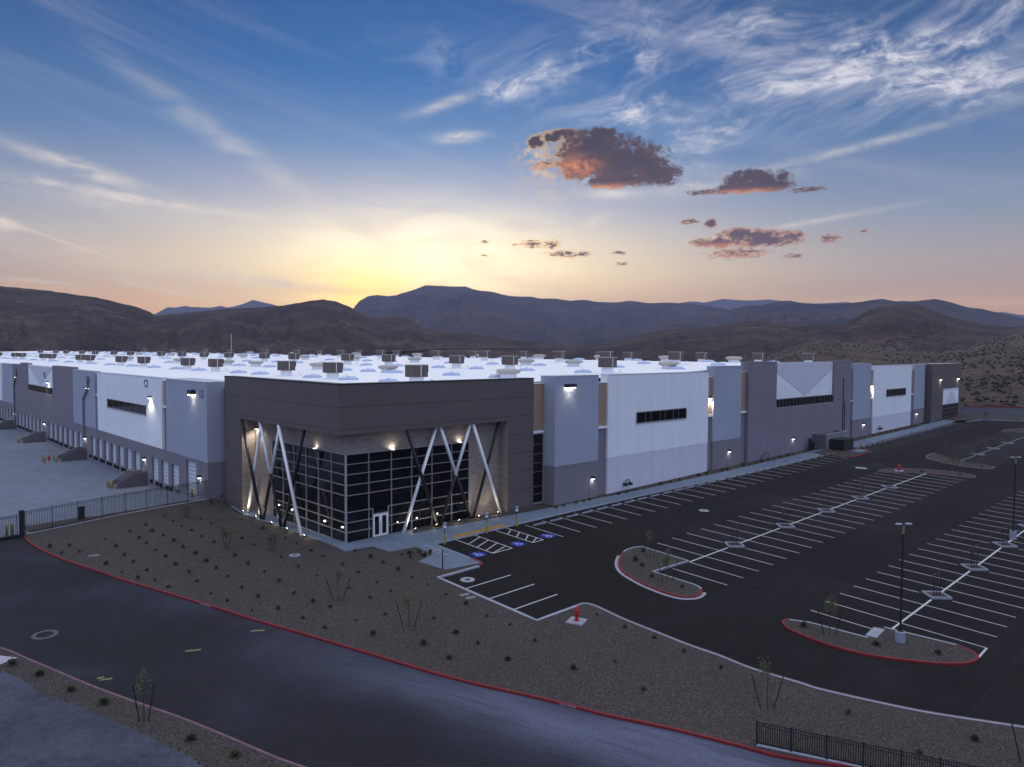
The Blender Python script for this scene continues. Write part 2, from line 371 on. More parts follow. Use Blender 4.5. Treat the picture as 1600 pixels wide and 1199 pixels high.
M_brown = mat('brown_metal_cladding', (0.118, 0.096, 0.088), 0.55, spec=0.3, vary=0.08, vscale=0.5, fn=f_rib(0.30, 0.22, horsp=2.15))
M_brownplain = mat('brown_smooth_cladding', (0.15, 0.105, 0.085), 0.6, vary=0.08, vscale=0.5, fn=f_rib(0.30, 0.3, hor=True))
def f_stone(T, oc, cc, p):
    s = T.node('ShaderNodeSeparateXYZ'); T.l.new(oc, s.inputs[0])
    uv = T.comb(T.m('ADD', s.outputs[0], s.outputs[1]), s.outputs[2], 0)
    b = T.node('ShaderNodeTexBrick'); T.l.new(uv, b.inputs['Vector'])
    b.inputs['Color1'].default_value = (0.42, 0.345, 0.28, 1); b.inputs['Color2'].default_value = (0.30, 0.24, 0.195, 1); b.inputs['Mortar'].default_value = (0.13, 0.1, 0.085, 1)
    b.inputs['Scale'].default_value = 1.0; b.inputs['Brick Width'].default_value = 0.6; b.inputs['Row Height'].default_value = 0.14; b.inputs['Mortar Size'].default_value = 0.012
    n = T.noise(oc, 3.0, 5, 0.6)
    return T.mix(T.smooth(n, 0.3, 0.7, 0.0, 0.4), b.outputs[0], (0.19, 0.15, 0.125, 1))
M_stone = mat('thin_course_stone', (0.3, 0.24, 0.2), 0.85, fn=f_stone)
M_alu = mat('silver_aluminium', (0.36, 0.335, 0.315), 0.5, 0.3, 0.4)
M_whitemetal = mat('white_metal', (0.78, 0.78, 0.78), 0.35, 0.0, 0.5)
M_darkmetal = mat('dark_bronze_metal', (0.018, 0.016, 0.016), 0.5, 0.0, 0.3)
M_black = mat('black_paint', (0.014, 0.014, 0.015), 0.5, 0.0, 0.4)
M_rubber = mat('black_rubber', (0.012, 0.012, 0.012), 0.9)
def f_glass(T, oc, cc, p):
    n = T.noise(oc, 0.8, 2, 0.5)
    b = T.node('ShaderNodeBump'); b.inputs['Strength'].default_value = 0.06; b.inputs['Distance'].default_value = 0.05
    T.l.new(n, b.inputs['Height']); T.l.new(b.outputs[0], p.inputs['Normal'])
    return cc
M_glass = mat('dark_tinted_glass', (0.006, 0.007, 0.008), 0.06, 0.0, 0.38, fn=f_glass)
def f_roof(T, oc, cc, p):
    s = T.node('ShaderNodeSeparateXYZ'); T.l.new(oc, s.inputs[0])
    fr = T.m('FRACT', T.m('DIVIDE', s.outputs[0], 3.0))
    j = T.m('LESS_THAN', fr, 0.02)
    n = T.noise(T.vm('MULTIPLY', oc, (0.3, 0.04, 1)), 1.0, 5, 0.6)
    c2 = T.mix(T.smooth(n, 0.45, 0.8, 0, 0.14), cc, (0.55, 0.56, 0.6, 1))
    return T.mix(T.m('MULTIPLY', j, 0.12), c2, (0.4, 0.4, 0.42, 1))
M_roof = mat('white_roof_membrane', (0.88, 0.87, 0.87), 0.6, vary=0.02, vscale=0.05, fn=f_roof)
M_sky = mat('translucent_skylight_plastic', (0.42, 0.48, 0.66), 0.25, 0, 0.5, vary=0.08, vscale=1.5)
M_cooler = mat('brown_louvre_metal', (0.13, 0.100, 0.088), 0.7, 0.1, 0.3, vary=0.12, vscale=2, fn=f_rib(0.22, 0.9))
M_galv = mat('galvanised_metal', (0.42, 0.42, 0.42), 0.5, 0.4, 0.5, vary=0.08, vscale=3)
M_vent = mat('weathered_cream_metal', (0.42, 0.39, 0.35), 0.6, 0.1, 0.4, vary=0.1, vscale=2)
def f_asph(stain=(0.05, 0.05, 0.07), amt=0.5, sp=0.09, sstretch=(1, 1, 1)):
    def fn(T, oc, cc, p):
        n = T.noise(T.vm('MULTIPLY', oc, sstretch), sp, 7, 0.62, 0.3)
        c2 = T.mix(T.smooth(n, 0.46, 0.75, 0.0, amt), cc, tuple(stain)+(1,))
        s_ = T.noise(oc, 26.0, 2, 0.7)
        c3 = T.mix(T.smooth(s_, 0.52, 0.80, 0.0, 0.4), c2, (0.075, 0.075, 0.085, 1))
        s2_ = T.noise(oc, 14.0, 3, 0.7)
        return T.mix(T.smooth(s2_, 0.52, 0.35, 0.0, 0.45), c3, (0.008, 0.008, 0.009, 1))
    return fn
def f_lot0(T, oc, cc, p):
    c2 = f_asph((0.028, 0.026, 0.032), 0.6, 0.07)(T, oc, cc, p)
    s = T.node('ShaderNodeSeparateXYZ'); T.l.new(oc, s.inputs[0])
    wv = T.m('MULTIPLY', T.noise(T.vm('MULTIPLY', oc, (0.05, 0.05, 0)), 1.0, 3, 0.5), 0.5)
    seam = T.m('LESS_THAN', T.m('ABSOLUTE', T.m('SUBTRACT', T.m('FRACT', T.m('DIVIDE', T.m('ADD', s.outputs[1], wv), 4.6)), 0.5)), 0.006)
    c3 = T.mix(T.m('MULTIPLY', seam, 0.35), c2, (0.045, 0.04, 0.048, 1))
    tr = T.noise(T.vm('MULTIPLY', oc, (0.04, 1.1, 0)), 1.0, 4, 0.6)
    c4_ = T.mix(T.smooth(tr, 0.5, 0.75, 0.0, 0.35), c3, (0.024, 0.021, 0.024, 1))
    oil = T.noise(T.vm('MULTIPLY', oc, (0.9, 0.9, 0)), 1.0, 3, 0.5)
    return T.mix(T.smooth(oil, 0.66, 0.76, 0.0, 0.6), c4_, (0.006, 0.005, 0.005, 1))
def f_lot(*a): return f_lot0(*a)
M_lot = mat('fresh_asphalt', (0.0125, 0.0105, 0.0105), 0.9, 0, 0.12, vary=0.2, vscale=0.15, bump=0.3, bscale=30, fn=f_lot)
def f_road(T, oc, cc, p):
    """worn asphalt with a pale bluish sheen painted in as a band along the far kerb"""
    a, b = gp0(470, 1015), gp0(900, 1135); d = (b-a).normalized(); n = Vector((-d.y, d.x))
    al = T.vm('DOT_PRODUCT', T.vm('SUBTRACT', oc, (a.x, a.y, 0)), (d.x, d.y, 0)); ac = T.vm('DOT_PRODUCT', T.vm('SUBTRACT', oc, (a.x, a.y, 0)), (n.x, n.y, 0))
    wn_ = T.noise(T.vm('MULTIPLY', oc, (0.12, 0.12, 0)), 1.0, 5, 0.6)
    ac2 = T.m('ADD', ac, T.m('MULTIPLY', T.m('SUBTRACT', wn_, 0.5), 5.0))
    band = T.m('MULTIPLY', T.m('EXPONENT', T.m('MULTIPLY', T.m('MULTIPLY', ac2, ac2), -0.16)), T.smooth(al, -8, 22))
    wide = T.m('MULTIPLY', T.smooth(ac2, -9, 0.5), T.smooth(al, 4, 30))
    cc = T.mix(T.m('MULTIPLY', wide, 0.4), cc, (0.060, 0.064, 0.105, 1))  # bluish road sheen put into the colour: wide wash, then kerb band
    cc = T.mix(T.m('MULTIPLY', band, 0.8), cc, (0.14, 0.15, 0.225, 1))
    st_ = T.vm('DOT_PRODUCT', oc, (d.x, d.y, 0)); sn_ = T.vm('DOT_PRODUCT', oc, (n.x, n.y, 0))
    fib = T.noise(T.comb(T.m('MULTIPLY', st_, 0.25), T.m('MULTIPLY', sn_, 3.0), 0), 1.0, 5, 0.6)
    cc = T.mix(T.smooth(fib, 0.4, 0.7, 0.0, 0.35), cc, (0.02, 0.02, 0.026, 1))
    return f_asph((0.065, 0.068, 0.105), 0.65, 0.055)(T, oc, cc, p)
def gp0(px, py):
    d = ray(px, py); t = -H/(d.z-SX*d.x-SY*d.y); return Vector((d.x*t, d.y*t))
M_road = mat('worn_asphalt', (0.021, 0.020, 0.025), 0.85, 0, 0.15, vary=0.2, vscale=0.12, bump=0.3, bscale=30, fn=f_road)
M_dirt = mat('pale_rough_paving', (0.062, 0.066, 0.092), 0.9, 0, 0.2, vary=0.4, vscale=0.22, bump=0.5, bscale=14, fn=f_asph((0.10, 0.11, 0.15), 0.8, 0.12, (1, .35, 1)))
def f_gravel(T, oc, cc, p):
    v = T.node('ShaderNodeTexVoronoi'); T.l.new(oc, v.inputs['Vector']); v.inputs['Scale'].default_value = 19.0
    sp = T.node('ShaderNodeSeparateColor'); T.l.new(v.outputs['Color'], sp.inputs[0])
    c2 = T.mix(T.smooth(sp.outputs[0], 0.1, 0.95, 0.0, 0.85), (0.038, 0.032, 0.029, 1), (0.096, 0.081, 0.074, 1))
    c2 = T.mix(T.smooth(sp.outputs[1], 0.93, 0.98, 0.0, 0.7), c2, (0.20, 0.19, 0.19, 1))
    n = T.noise(oc, 0.12, 5, 0.6)
    c2 = T.mix(T.smooth(n, 0.35, 0.7, 0.0, 0.22), c2, (0.040, 0.033, 0.033, 1))
    b = T.node('ShaderNodeBump'); b.inputs['Strength'].default_value = 0.7; b.inputs['Distance'].default_value = 0.06
    T.l.new(v.outputs['Distance'], b.inputs['Height']); b.invert = True; T.l.new(b.outputs[0], p.inputs['Normal'])
    return c2
M_gravel = mat('brown_gravel', (0.07, 0.06, 0.06), 0.95, 0, 0.15, fn=f_gravel)
def f_conc(sq=1.5, c=(0.5, 0.5, 0.5)):
    def fn(T, oc, cc, p):
        s = T.node('ShaderNodeSeparateXYZ'); T.l.new(oc, s.inputs[0])
        a = T.m('LESS_THAN', T.m('FRACT', T.m('DIVIDE', s.outputs[0], sq)), 0.02)
        b = T.m('LESS_THAN', T.m('FRACT', T.m('DIVIDE', s.outputs[1], sq)), 0.02)
        j = T.m('MAXIMUM', a, b)
        n = T.noise(oc, 0.5, 6, 0.6)
        c2 = T.mix(T.smooth(n, 0.4, 0.75, 0, 0.3), cc, (0.08, 0.085, 0.1, 1))
        return T.mix(T.m('MULTIPLY', j, 0.4), c2, (0.05, 0.05, 0.06, 1))
    return fn
M_conc = mat('pavement_concrete', (0.135, 0.172, 0.235), 0.85, 0, 0.25, vary=0.12, vscale=0.8, bump=0.15, bscale=20, fn=f_conc(1.83))
M_yard = mat('truck_court_concrete', (0.145, 0.165, 0.215), 0.85, 0, 0.25, vary=0.12, vscale=0.2, bump=0.15, bscale=20, fn=f_conc(6.0))
M_kerb = mat('kerb_concrete', (0.27, 0.28, 0.33), 0.85, 0, 0.25, vary=0.12, vscale=1.5)
M_kerbpink = mat('faded_red_kerb_paint', (0.16, 0.09, 0.11), 0.8, 0, 0.25, vary=0.25, vscale=2.5)
M_red = mat('red_kerb_paint', (0.18, 0.014, 0.018), 0.6, 0, 0.35, vary=0.25, vscale=2.0)
M_redh = mat('hydrant_red', (0.42, 0.012, 0.012), 0.4, 0, 0.5)
M_line = mat('white_road_paint', (0.46, 0.46, 0.47), 0.7, 0, 0.3, vary=0.15, vscale=3)
M_linegrey = mat('thin_worn_road_paint', (0.24, 0.23, 0.23), 0.7, 0, 0.3, vary=0.2, vscale=3)
M_blue = mat('blue_road_paint', (0.006, 0.03, 0.33), 0.6, 0, 0.3, vary=0.1, vscale=3)
M_yellow = mat('yellow_tactile_paint', (0.36, 0.19, 0.035), 0.7, 0, 0.3, vary=0.15, vscale=3)
M_yelpost = mat('yellow_post_paint', (0.34, 0.27, 0.02), 0.5, 0, 0.4, vary=0.08, vscale=3)
M_green = mat('yellow_green_marking_paint', (0.15, 0.19, 0.085), 0.8, vary=0.25, vscale=4)
M_precast = mat('precast_concrete', (0.20, 0.19, 0.20), 0.9, vary=0.1, vscale=1.0, bump=0.1)
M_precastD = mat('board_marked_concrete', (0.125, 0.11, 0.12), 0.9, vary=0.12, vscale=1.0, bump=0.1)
M_door = mat('white_sectional_door', (0.56, 0.58, 0.60), 0.6, 0, 0.3, vary=0.03, vscale=1, fn=f_rib(0.5, 0.5, hor=True))
M_mandoor = mat('grey_steel_door', (0.21, 0.175, 0.195), 0.5, 0, 0.4)
M_lamp = mat('lit_lamp_lens', (1, 0.95, 0.85), 0.5, emit=(1.0, 0.93, 0.74), es=14)
M_lampc = mat('lit_door_lamp_lens', (1, 1, 1), 0.5, emit=(0.95, 1.0, 1.0), es=9)
M_leaf = mat('olive_leaf', (0.070, 0.082, 0.038), 0.75, 0, 0.2, vary=0.35, vscale=3)
M_tuft = mat('grass_tuft', (0.080, 0.088, 0.052), 0.8, 0, 0.2, vary=0.35, vscale=4)
M_tufty = mat('straw_tuft', (0.13, 0.115, 0.06), 0.8, 0, 0.2, vary=0.3, vscale=4)
M_bark = mat('brown_bark', (0.055, 0.042, 0.035), 0.9, vary=0.2, vscale=5)
M_stake = mat('dark_timber_stake', (0.022, 0.017, 0.016), 0.9)
M_hedge = mat('dark_green_foliage', (0.018, 0.030, 0.014), 0.85, vary=0.4, vscale=3)
def f_hill(c1, c2, c3, sc1, bush):
    def fn(T, oc, cc, p):
        n = T.noise(T.vm('MULTIPLY', oc, (1, 1, 2.5)), sc1, 9, 0.62, 0.6)
        a = T.mix(T.smooth(n, 0.35, 0.68), tuple(c1)+(1,), tuple(c2)+(1,))
        n2 = T.noise(oc, bush, 3, 0.7)
        a = T.mix(T.smooth(n2, 0.50, 0.62, 0.0, 0.75), a, tuple(c3)+(1,))
        b = T.node('ShaderNodeBump'); b.inputs['Strength'].default_value = 1.0; b.inputs['Distance'].default_value = 0.22/sc1
        T.l.new(T.noise(oc, sc1*2.2, 9, 0.65, 0.3), b.inputs['Height']); T.l.new(b.outputs[0], p.inputs['Normal'])
        return a
    return fn
M_hillN = mat('scrubby_brown_slope', (0.05, 0.04, 0.04), 0.95, 0, 0.1, fn=f_hill((0.048, 0.032, 0.029), (0.115, 0.080, 0.066), (0.018, 0.014, 0.013), 0.009, 0.10))
M_hillM = mat('brown_mountain_rock', (0.05, 0.04, 0.04), 0.95, 0, 0.1, fn=f_hill((0.030, 0.022, 0.026), (0.085, 0.062, 0.060), (0.014, 0.011, 0.014), 0.0032, 0.03))
M_hillF = mat('far_mountain_rock', (0.05, 0.04, 0.04), 0.95, 0, 0.1, fn=f_hill((0.034, 0.028, 0.036), (0.062, 0.050, 0.058), (0.028, 0.024, 0.032), 0.0014, 0.008))
M_hillR = mat('bushy_tan_slope', (0.08, 0.06, 0.05), 0.95, 0, 0.1, fn=f_hill((0.085, 0.062, 0.050), (0.145, 0.108, 0.086), (0.045, 0.036, 0.028), 0.02, 0.22))
M_scrub = mat('dark_desert_bush', (0.028, 0.026, 0.018), 0.95, vary=0.4, vscale=0.05)

# ------------------------------------------------------------------ terrain and mountains
def lerp_sil(pts, x):
    if x <= pts[0][0]: return pts[0][1]
    for (a, b), (c, d) in zip(pts, pts[1:]):
        if x <= c: return b+(d-b)*(x-a)/(c-a)
    return pts[-1][1]
HILLS = {}
def ridge(name, pts, D, rf, m_, x0, x1, nx, nt=34, p=1.35, zf=2.0, rough=0.10, wob=1.0, seed=0, jag=0.6):
    """a mountain range: its crest stands D metres away, its slope comes down to the plain at rf metres"""
    bm = bmesh.new(); grid = []
    for i in range(nx+1):
        px = x0+(x1-x0)*i/nx
        py = lerp_sil(pts, px) + jag*noise.fractal(Vector((px*0.05, seed, 0)), 0.8, 2.1, 5)
        d = ray(px, py); hd = Vector((d.x, d.y)); L = hd.length; hd /= L
        az = atan2(hd.y, hd.x)
        Dd = D*(1+0.10*noise.noise(Vector((px*0.004, seed+3.1, 0))))
        zr = H + Dd*d.z/L
        col_ = []
        for k in range(nt+7):
            t = k/nt
            if t <= 1:
                r = rf+(Dd-rf)*t
                q = t**p
                sp = noise.fractal(Vector((az*D*wob/(0.16*D), r*wob/(0.30*D), seed)), 0.9, 2.1, 6)
                rid = 1-abs(noise.noise(Vector((az*14*wob+0.5*sp, r/(0.5*D), seed+9))))*2
                z = zf + (zr-zf)*q + (zr-zf)*rough*(sp*0.9+rid*0.6)*sin(pi*min(1, t))**0.8*(1-t)**0.35
                gul = 1-abs(noise.noise(Vector((az*46*wob+0.8*sp, r/(0.9*D), seed+19))))*2; gul2 = 1-abs(noise.noise(Vector((az*120*wob+sp, r/(0.5*D), seed+29))))*2
                z += (zr-zf)*rough*(0.42*gul+0.16*gul2)*sin(pi*min(1, t))**0.7*(1-t)**0.25
                z = min(z, H + r*(zr-H)/Dd*(0.985 if t < 1 else 1) if zr > H else z)
                if k == 0: z = zf-3
            else:
                r = Dd+(Dd-rf)*(t-1)*0.6; z = zr-(zr-zf)*(t-1)*3.0
                z = max(z, zf-5)
            col_.append(bm.verts.new((hd.x*r, hd.y*r, z)))
        grid.append(col_)
    for a, b in zip(grid, grid[1:]):
        for k in range(len(a)-1): bm.faces.new((a[k], b[k], b[k+1], a[k+1]))
    bm.normal_update()
    HILLS[name+str(seed)] = BVHTree.FromBMesh(bm)
    o = struct(name, bm, m_)
    for pl in o.data.polygons: pl.use_smooth = True
    return o
ridge('far_mountain', [(-200, 490), (0, 488), (242, 491), (262, 480), (275, 481), (290, 478), (300, 480), (330, 481), (345, 478), (355, 481), (365, 479), (380, 475), (395, 469), (410, 472), (430, 477), (440, 480), (470, 483), (600, 492), (700, 490)], 9000, 6000, M_hillF, 150, 640, 200, 16, seed=1, rough=0.04, jag=0.4)
ridge('far_mountain', [(950, 492), (1000, 480), (1060, 474), (1080, 471), (1100, 473), (1130, 467), (1150, 469), (1175, 470), (1200, 468), (1225, 471), (1260, 475), (1290, 474), (1320, 472), (1350, 475), (1400, 482), (1500, 488), (1555, 488), (1570, 488), (1590, 492), (1700, 496)], 9000, 6000, M_hillF, 930, 1760, 300, 16, seed=2, rough=0.04, jag=0.4)
ridge('mountain', [(500, 500), (545, 490), (552, 482), (562, 470), (575, 463), (590, 461), (605, 463), (620, 461), (640, 455), (655, 450), (665, 446), (690, 447), (705, 448), (727, 448), (740, 452), (760, 455), (780, 459), (800, 463), (815, 464), (828, 463.5), (845, 467), (868, 466.5), (890, 470), (915, 469), (935, 472), (960, 473), (985, 470), (1000, 472), (1015, 474), (1040, 473), (1080, 475), (1120, 480), (1180, 492), (1300, 510)], 5200, 2600, M_hillM, 480, 1320, 420, 60, p=1.5, seed=3, rough=0.16, jag=0.8)
ridge('mountain', [(930, 530), (1000, 507), (1040, 499), (1100, 489), (1140, 484), (1170, 477), (1185, 478), (1220, 471), (1235, 470), (1250, 473), (1275, 475), (1300, 476), (1330, 474), (1355, 470), (1378, 467), (1400, 471), (1430, 471), (1460, 467), (1480, 471), (1510, 480), (1540, 484), (1570, 491), (1600, 498), (1700, 505)], 3900, 2000, M_hillM, 920, 1760, 420, 50, p=1.4, seed=4, rough=0.16, jag=0.7)
ridge('hill', [(-300, 448), (0, 447), (40, 451), (80, 455), (120, 461), (150, 465), (190, 474), (215, 480), (235, 488), (243, 494), (262, 505), (320, 524), (400, 536), (500, 543)], 1600, 760, M_hillN, -260, 520, 330, 50, p=1.25, seed=5, rough=0.17, jag=0.7)
ridge('hill', [(40, 543), (100, 527), (160, 507), (240, 494), (300, 488), (350, 483), (400, 481), (440, 478), (480, 471), (505, 468), (525, 471), (545, 479), (560, 487), (575, 495), (589, 498), (603, 494), (624, 495), (641, 499), (662, 512), (676, 515), (690, 516), (736, 521), (785, 528.5), (855, 537), (890, 541), (960, 545)], 1450, 760, M_hillN, 30, 960, 420, 50, p=1.25, seed=6, rough=0.17, jag=0.7)
ridge('hill', [(820, 545), (860, 541), (950, 537), (1040, 514), (1100, 511.5), (1155, 504), (1187, 501), (1236, 506.5), (1268, 504), (1313, 506.5), (1322, 505), (1348, 489), (1376, 478.5), (1404, 475), (1428, 475), (1450, 482), (1481, 494), (1530, 506.5), (1565, 510), (1600, 512), (1760, 518)], 1400, 640, M_hillN, 820, 1780, 460, 50, p=1.2, seed=7, rough=0.17, jag=0.7)
ridge('desert_plain', [(-400, 541), (500, 542), (700, 541), (900, 542), (1100, 543), (1800, 545)], 3000, 330, M_hillN, -400, 1900, 200, 40, p=1.0, seed=8, rough=0.06, jag=0.5, zf=0.0)
ridge('hill', [(1100, 575), (1180, 560), (1215, 550), (1250, 539), (1285, 529), (1340, 534), (1400, 540), (1450, 545), (1500, 541), (1550, 530), (1600, 520), (1700, 505), (1900, 490)], 900, 262, M_hillR, 1100, 1900, 320, 60, p=1.12, zf=4.6, seed=9, rough=0.10, wob=1.6, jag=1.2)
# scattered desert bushes on the nearest slope: nobody could count them
bm = bmesh.new(); tree_ = HILLS['hill9']; n_b = 0
for _ in range(5200):
    px = random.uniform(1120, 1760); d = ray(px, 548); hd = Vector((d.x, d.y)).normalized()
    r = 262+640*random.random()**1.4
    hit = tree_.ray_cast(Vector((hd.x*r, hd.y*r, 500)), Vector((0, 0, -1)))
    if not hit[0] or noise.noise(hit[0]*0.022)+0.35*noise.noise(hit[0]*0.09) < random.uniform(-.45, .25): continue
    s = random.uniform(0.3, 1.25); c = hit[0]
    top = bm.verts.new(c+Vector((0, 0, s*1.0)))
    k = 6; ring = [bm.verts.new(c+Vector((cos(2*pi*i/k+s)*s*random.uniform(.6, 1), sin(2*pi*i/k+s)*s*random.uniform(.6, 1), s*random.uniform(.2, .5)))) for i in range(k)]
    low = [bm.verts.new(Vector((v.co.x*0.4+c.x*0.6, v.co.y*0.4+c.y*0.6, c.z-0.4))) for v in ring]
    for i in range(k):
        bm.faces.new((ring[i], ring[(i+1) % k], top)); bm.faces.new((low[i], low[(i+1) % k], ring[(i+1) % k], ring[i]))
tag(obj('desert_scrub', bm, M_scrub), 'dark low desert bushes scattered over the tan slope', 'scrub', kind='stuff')
# pale track along the foot of the middle hill
def hill_hit(px, py):
    best = None; d = ray(px, py).normalized()
    for k_, t_ in HILLS.items():
        h = t_.ray_cast(CAMP, d)
        if h[0] and (best is None or h[3] < best[1]): best = (h[0], h[3])
    return best[0] if best else None
def ribbon(name, pts, w, m_):
    bm = bmesh.new(); prev = None
    for a, b in zip(pts, pts[1:]):
        for s in range(8):
            q = hill_hit(a[0]+(b[0]-a[0])*s/8, a[1]+(b[1]-a[1])*s/8)
            if not q: continue
            d = Vector((q.x, q.y)).normalized()*w
            v = (bm.verts.new((q.x-d.x, q.y-d.y, q.z+1.2-w*0.01)), bm.verts.new((q.x+d.x, q.y+d.y, q.z+1.2+w*0.03)))
            if prev: bm.faces.new((prev[0], v[0], v[1], prev[1]))
            prev = v
    return struct(name, bm, m_)
M_track = mat('pale_dirt_track', (0.12, 0.1, 0.1), 0.95)
ribbon('dirt_track', [(585, 553), (640, 549), (700, 545.5), (800, 545), (930, 543)], 9, M_track)

# ------------------------------------------------------------------ ground sheets
def nearest_ok(): pass
def fill(name, poly, dz, m_, step=3.0, zf=None, mk=struct, parent=None, holes=(), steiner=True):
    """flat sheet filling a polygon, following the ground g() dz metres above it"""
    zf = zf or g
    pts = []; edges = []
    for loop in [poly]+list(holes):
        dense = []
        for a, b in zip(loop, list(loop[1:])+[loop[0]]):
            L = hypot(b[0]-a[0], b[1]-a[1]); n = max(1, int(L/step))
            dense += [(a[0]+(b[0]-a[0])*i/n, a[1]+(b[1]-a[1])*i/n) for i in range(n)]
        s0 = len(pts); pts += dense; edges += [(s0+i, s0+(i+1) % len(dense)) for i in range(len(dense))]
    def inside(x, y, lp):
        c = False
        for (ax, ay), (bx, by) in zip(lp, list(lp[1:])+[lp[0]]):
            if (ay > y) != (by > y) and x < (bx-ax)*(y-ay)/(by-ay)+ax: c = not c
        return c
    if steiner:
        xs = [p[0] for p in poly]; ys = [p[1] for p in poly]
        x = min(xs)+step/2
        while x < max(xs):
            y = min(ys)+step/2
            while y < max(ys):
                if inside(x, y, poly) and not any(inside(x, y, h) for h in holes): pts.append((x, y))
                y += step
            x += step
    vo, eo, fo, *_ = delaunay_2d_cdt([Vector(p) for p in pts], edges, [], 0, 1e-4)
    bm = bmesh.new(); vs = [bm.verts.new((v.x, v.y, zf(v.x, v.y)+dz)) for v in vo]
    for f in fo:
        cx = sum(vo[i].x for i in f)/len(f); cy = sum(vo[i].y for i in f)/len(f)
        if inside(cx, cy, poly) and not any(inside(cx, cy, h) for h in holes):
            fc = bm.faces.new([vs[i] for i in f])
            fc.normal_update()
            if fc.normal.z < 0: fc.normal_flip()
    for v in [v for v in bm.verts if not v.link_faces]: bm.verts.remove(v)
    return mk(name, bm, m_, parent)
def catmull(pts, n=5):
    out = []
    P_ = [pts[0]]+list(pts)+[pts[-1]]
    for i in range(1, len(P_)-2):
        p0, p1, p2, p3 = [Vector(p[:2]) for p in P_[i-1:i+3]]
        for k in range(n):
            t = k/n
            q = 0.5*((2*p1)+(p2-p0)*t+(2*p0-5*p1+4*p2-p3)*t*t+(3*p1-p0-3*p2+p3)*t**3)
            out.append((q.x, q.y))
    out.append(tuple(pts[-1][:2])); return out
def kerb(name, line, m_, w=0.17, up=0.15, closed=False, off=0.0, base=-0.12, dens=1.2, parent=None):
    """a kerb stone following a line: real step up from the asphalt"""
    L = list(line)
    d_ = []
    for a, b in zip(L, L[1:]+([L[0]] if closed else [])):
        n = max(1, int(hypot(b[0]-a[0], b[1]-a[1])/dens))
        d_ += [(a[0]+(b[0]-a[0])*i/n, a[1]+(b[1]-a[1])*i/n) for i in range(n)]
    if not closed: d_.append(L[-1])
    bm = bmesh.new(); rings = []; N = len(d_)
    for i, p in enumerate(d_):
        a = d_[i-1] if (i > 0 or closed) else p; b = d_[(i+1) % N] if (i < N-1 or closed) else p
        t = Vector((b[0]-a[0], b[1]-a[1])).normalized(); n = Vector((-t.y, t.x))
        z = g(*p)
        prof = [(-w/2+off, base), (-w/2+off, up-0.02), (-w/2+0.02+off, up), (w/2-0.02+off, up), (w/2+off, up-0.02), (w/2+off, base)]
        rings.append([bm.verts.new((p[0]+n.x*q, p[1]+n.y*q, z+h)) for q, h in prof])
    for i in range(N if closed else N-1):
        a, b = rings[i], rings[(i+1) % N]
        for k in range(5): bm.faces.new((a[k], b[k], b[k+1], a[k+1]))
    if not closed: bm.faces.new(rings[0]); bm.faces.new(rings[-1][::-1])
    bmesh.ops.recalc_face_normals(bm, faces=bm.faces)
    o = obj(name, bm, m_, parent)
    if not parent: o['kind'] = 'structure'
    return o

# base sheet reaching the foot of the hills
bm = bmesh.new(); rings = []
rs = [0, 15, 30, 45, 60, 75, 90, 110, 130, 160, 200, 250, 320, 420, 600, 1000, 2500, 9000, 10400]
for r in rs[1:]:
    ring = []
    for i in range(96):
        a = 2*pi*i/96; x, y = r*cos(a), r*sin(a)
        z = (g(x, y) if r < 260 else 3.0)-0.35 - (1.6 if (x > 30 and y > 60) else 0)
        ring.append(bm.verts.new((x, y, min(z, 4.2))))
    rings.append(ring)
c0 = bm.verts.new((0, 0, g(0, 0)-0.35))
for i in range(96): bm.faces.new((c0, rings[0][i], rings[0][(i+1) % 96]))
for a, b in zip(rings, rings[1:]):
    for i in range(96): bm.faces.new((a[i], b[i], b[(i+1) % 96], a[(i+1) % 96]))
struct('ground', bm, M_hillR)

# road between the two red kerbs
farK = [gp(*p) for p in [(38.4, 841), (52, 853), (70, 863), (105, 878), (157, 895), (192, 907.5), (244.5, 923), (297, 939), (349, 954.7), (400, 971), (470, 991), (540, 1012), (610, 1033), (679.5, 1054), (749.4, 1072), (819.3, 1087.5), (900, 1106.7), (950, 1120), (1050, 1141), (1150, 1166), (1250, 1190)]]
farK += [Vector((39.5, 9.2, 0)), Vector((43.5, 1.5, 0)), Vector((50, -10, 0)), Vector((60, -26, 0))]
farK = catmull([(v[0], v[1]) for v in farK], 3)
nearK = [gp(*p) for p in [(0, 1015), (42, 1032), (87, 1051), (140, 1073.5), (210, 1099.7), (279.5, 1124), (349.4, 1152), (400, 1174), (463, 1199)]]
nearK = [Vector((4.2, 63, 0))]+nearK+[Vector((18.6, 25.5, 0)), Vector((22, 17, 0)), Vector((26, 8, 0)), Vector((36, -10, 0)), Vector((44, -26, 0))]
nearK = catmull([(v[0], v[1]) for v in nearK], 3)
gateL = (3.0, 82.0)
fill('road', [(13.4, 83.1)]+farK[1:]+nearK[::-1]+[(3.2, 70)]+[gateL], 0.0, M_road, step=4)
kerb('kerb', [(p[0], p[1]) for p in farK], M_red, w=0.16, up=0.15)
kerb('kerb', nearK, M_kerbpink, w=0.16, up=0.15)
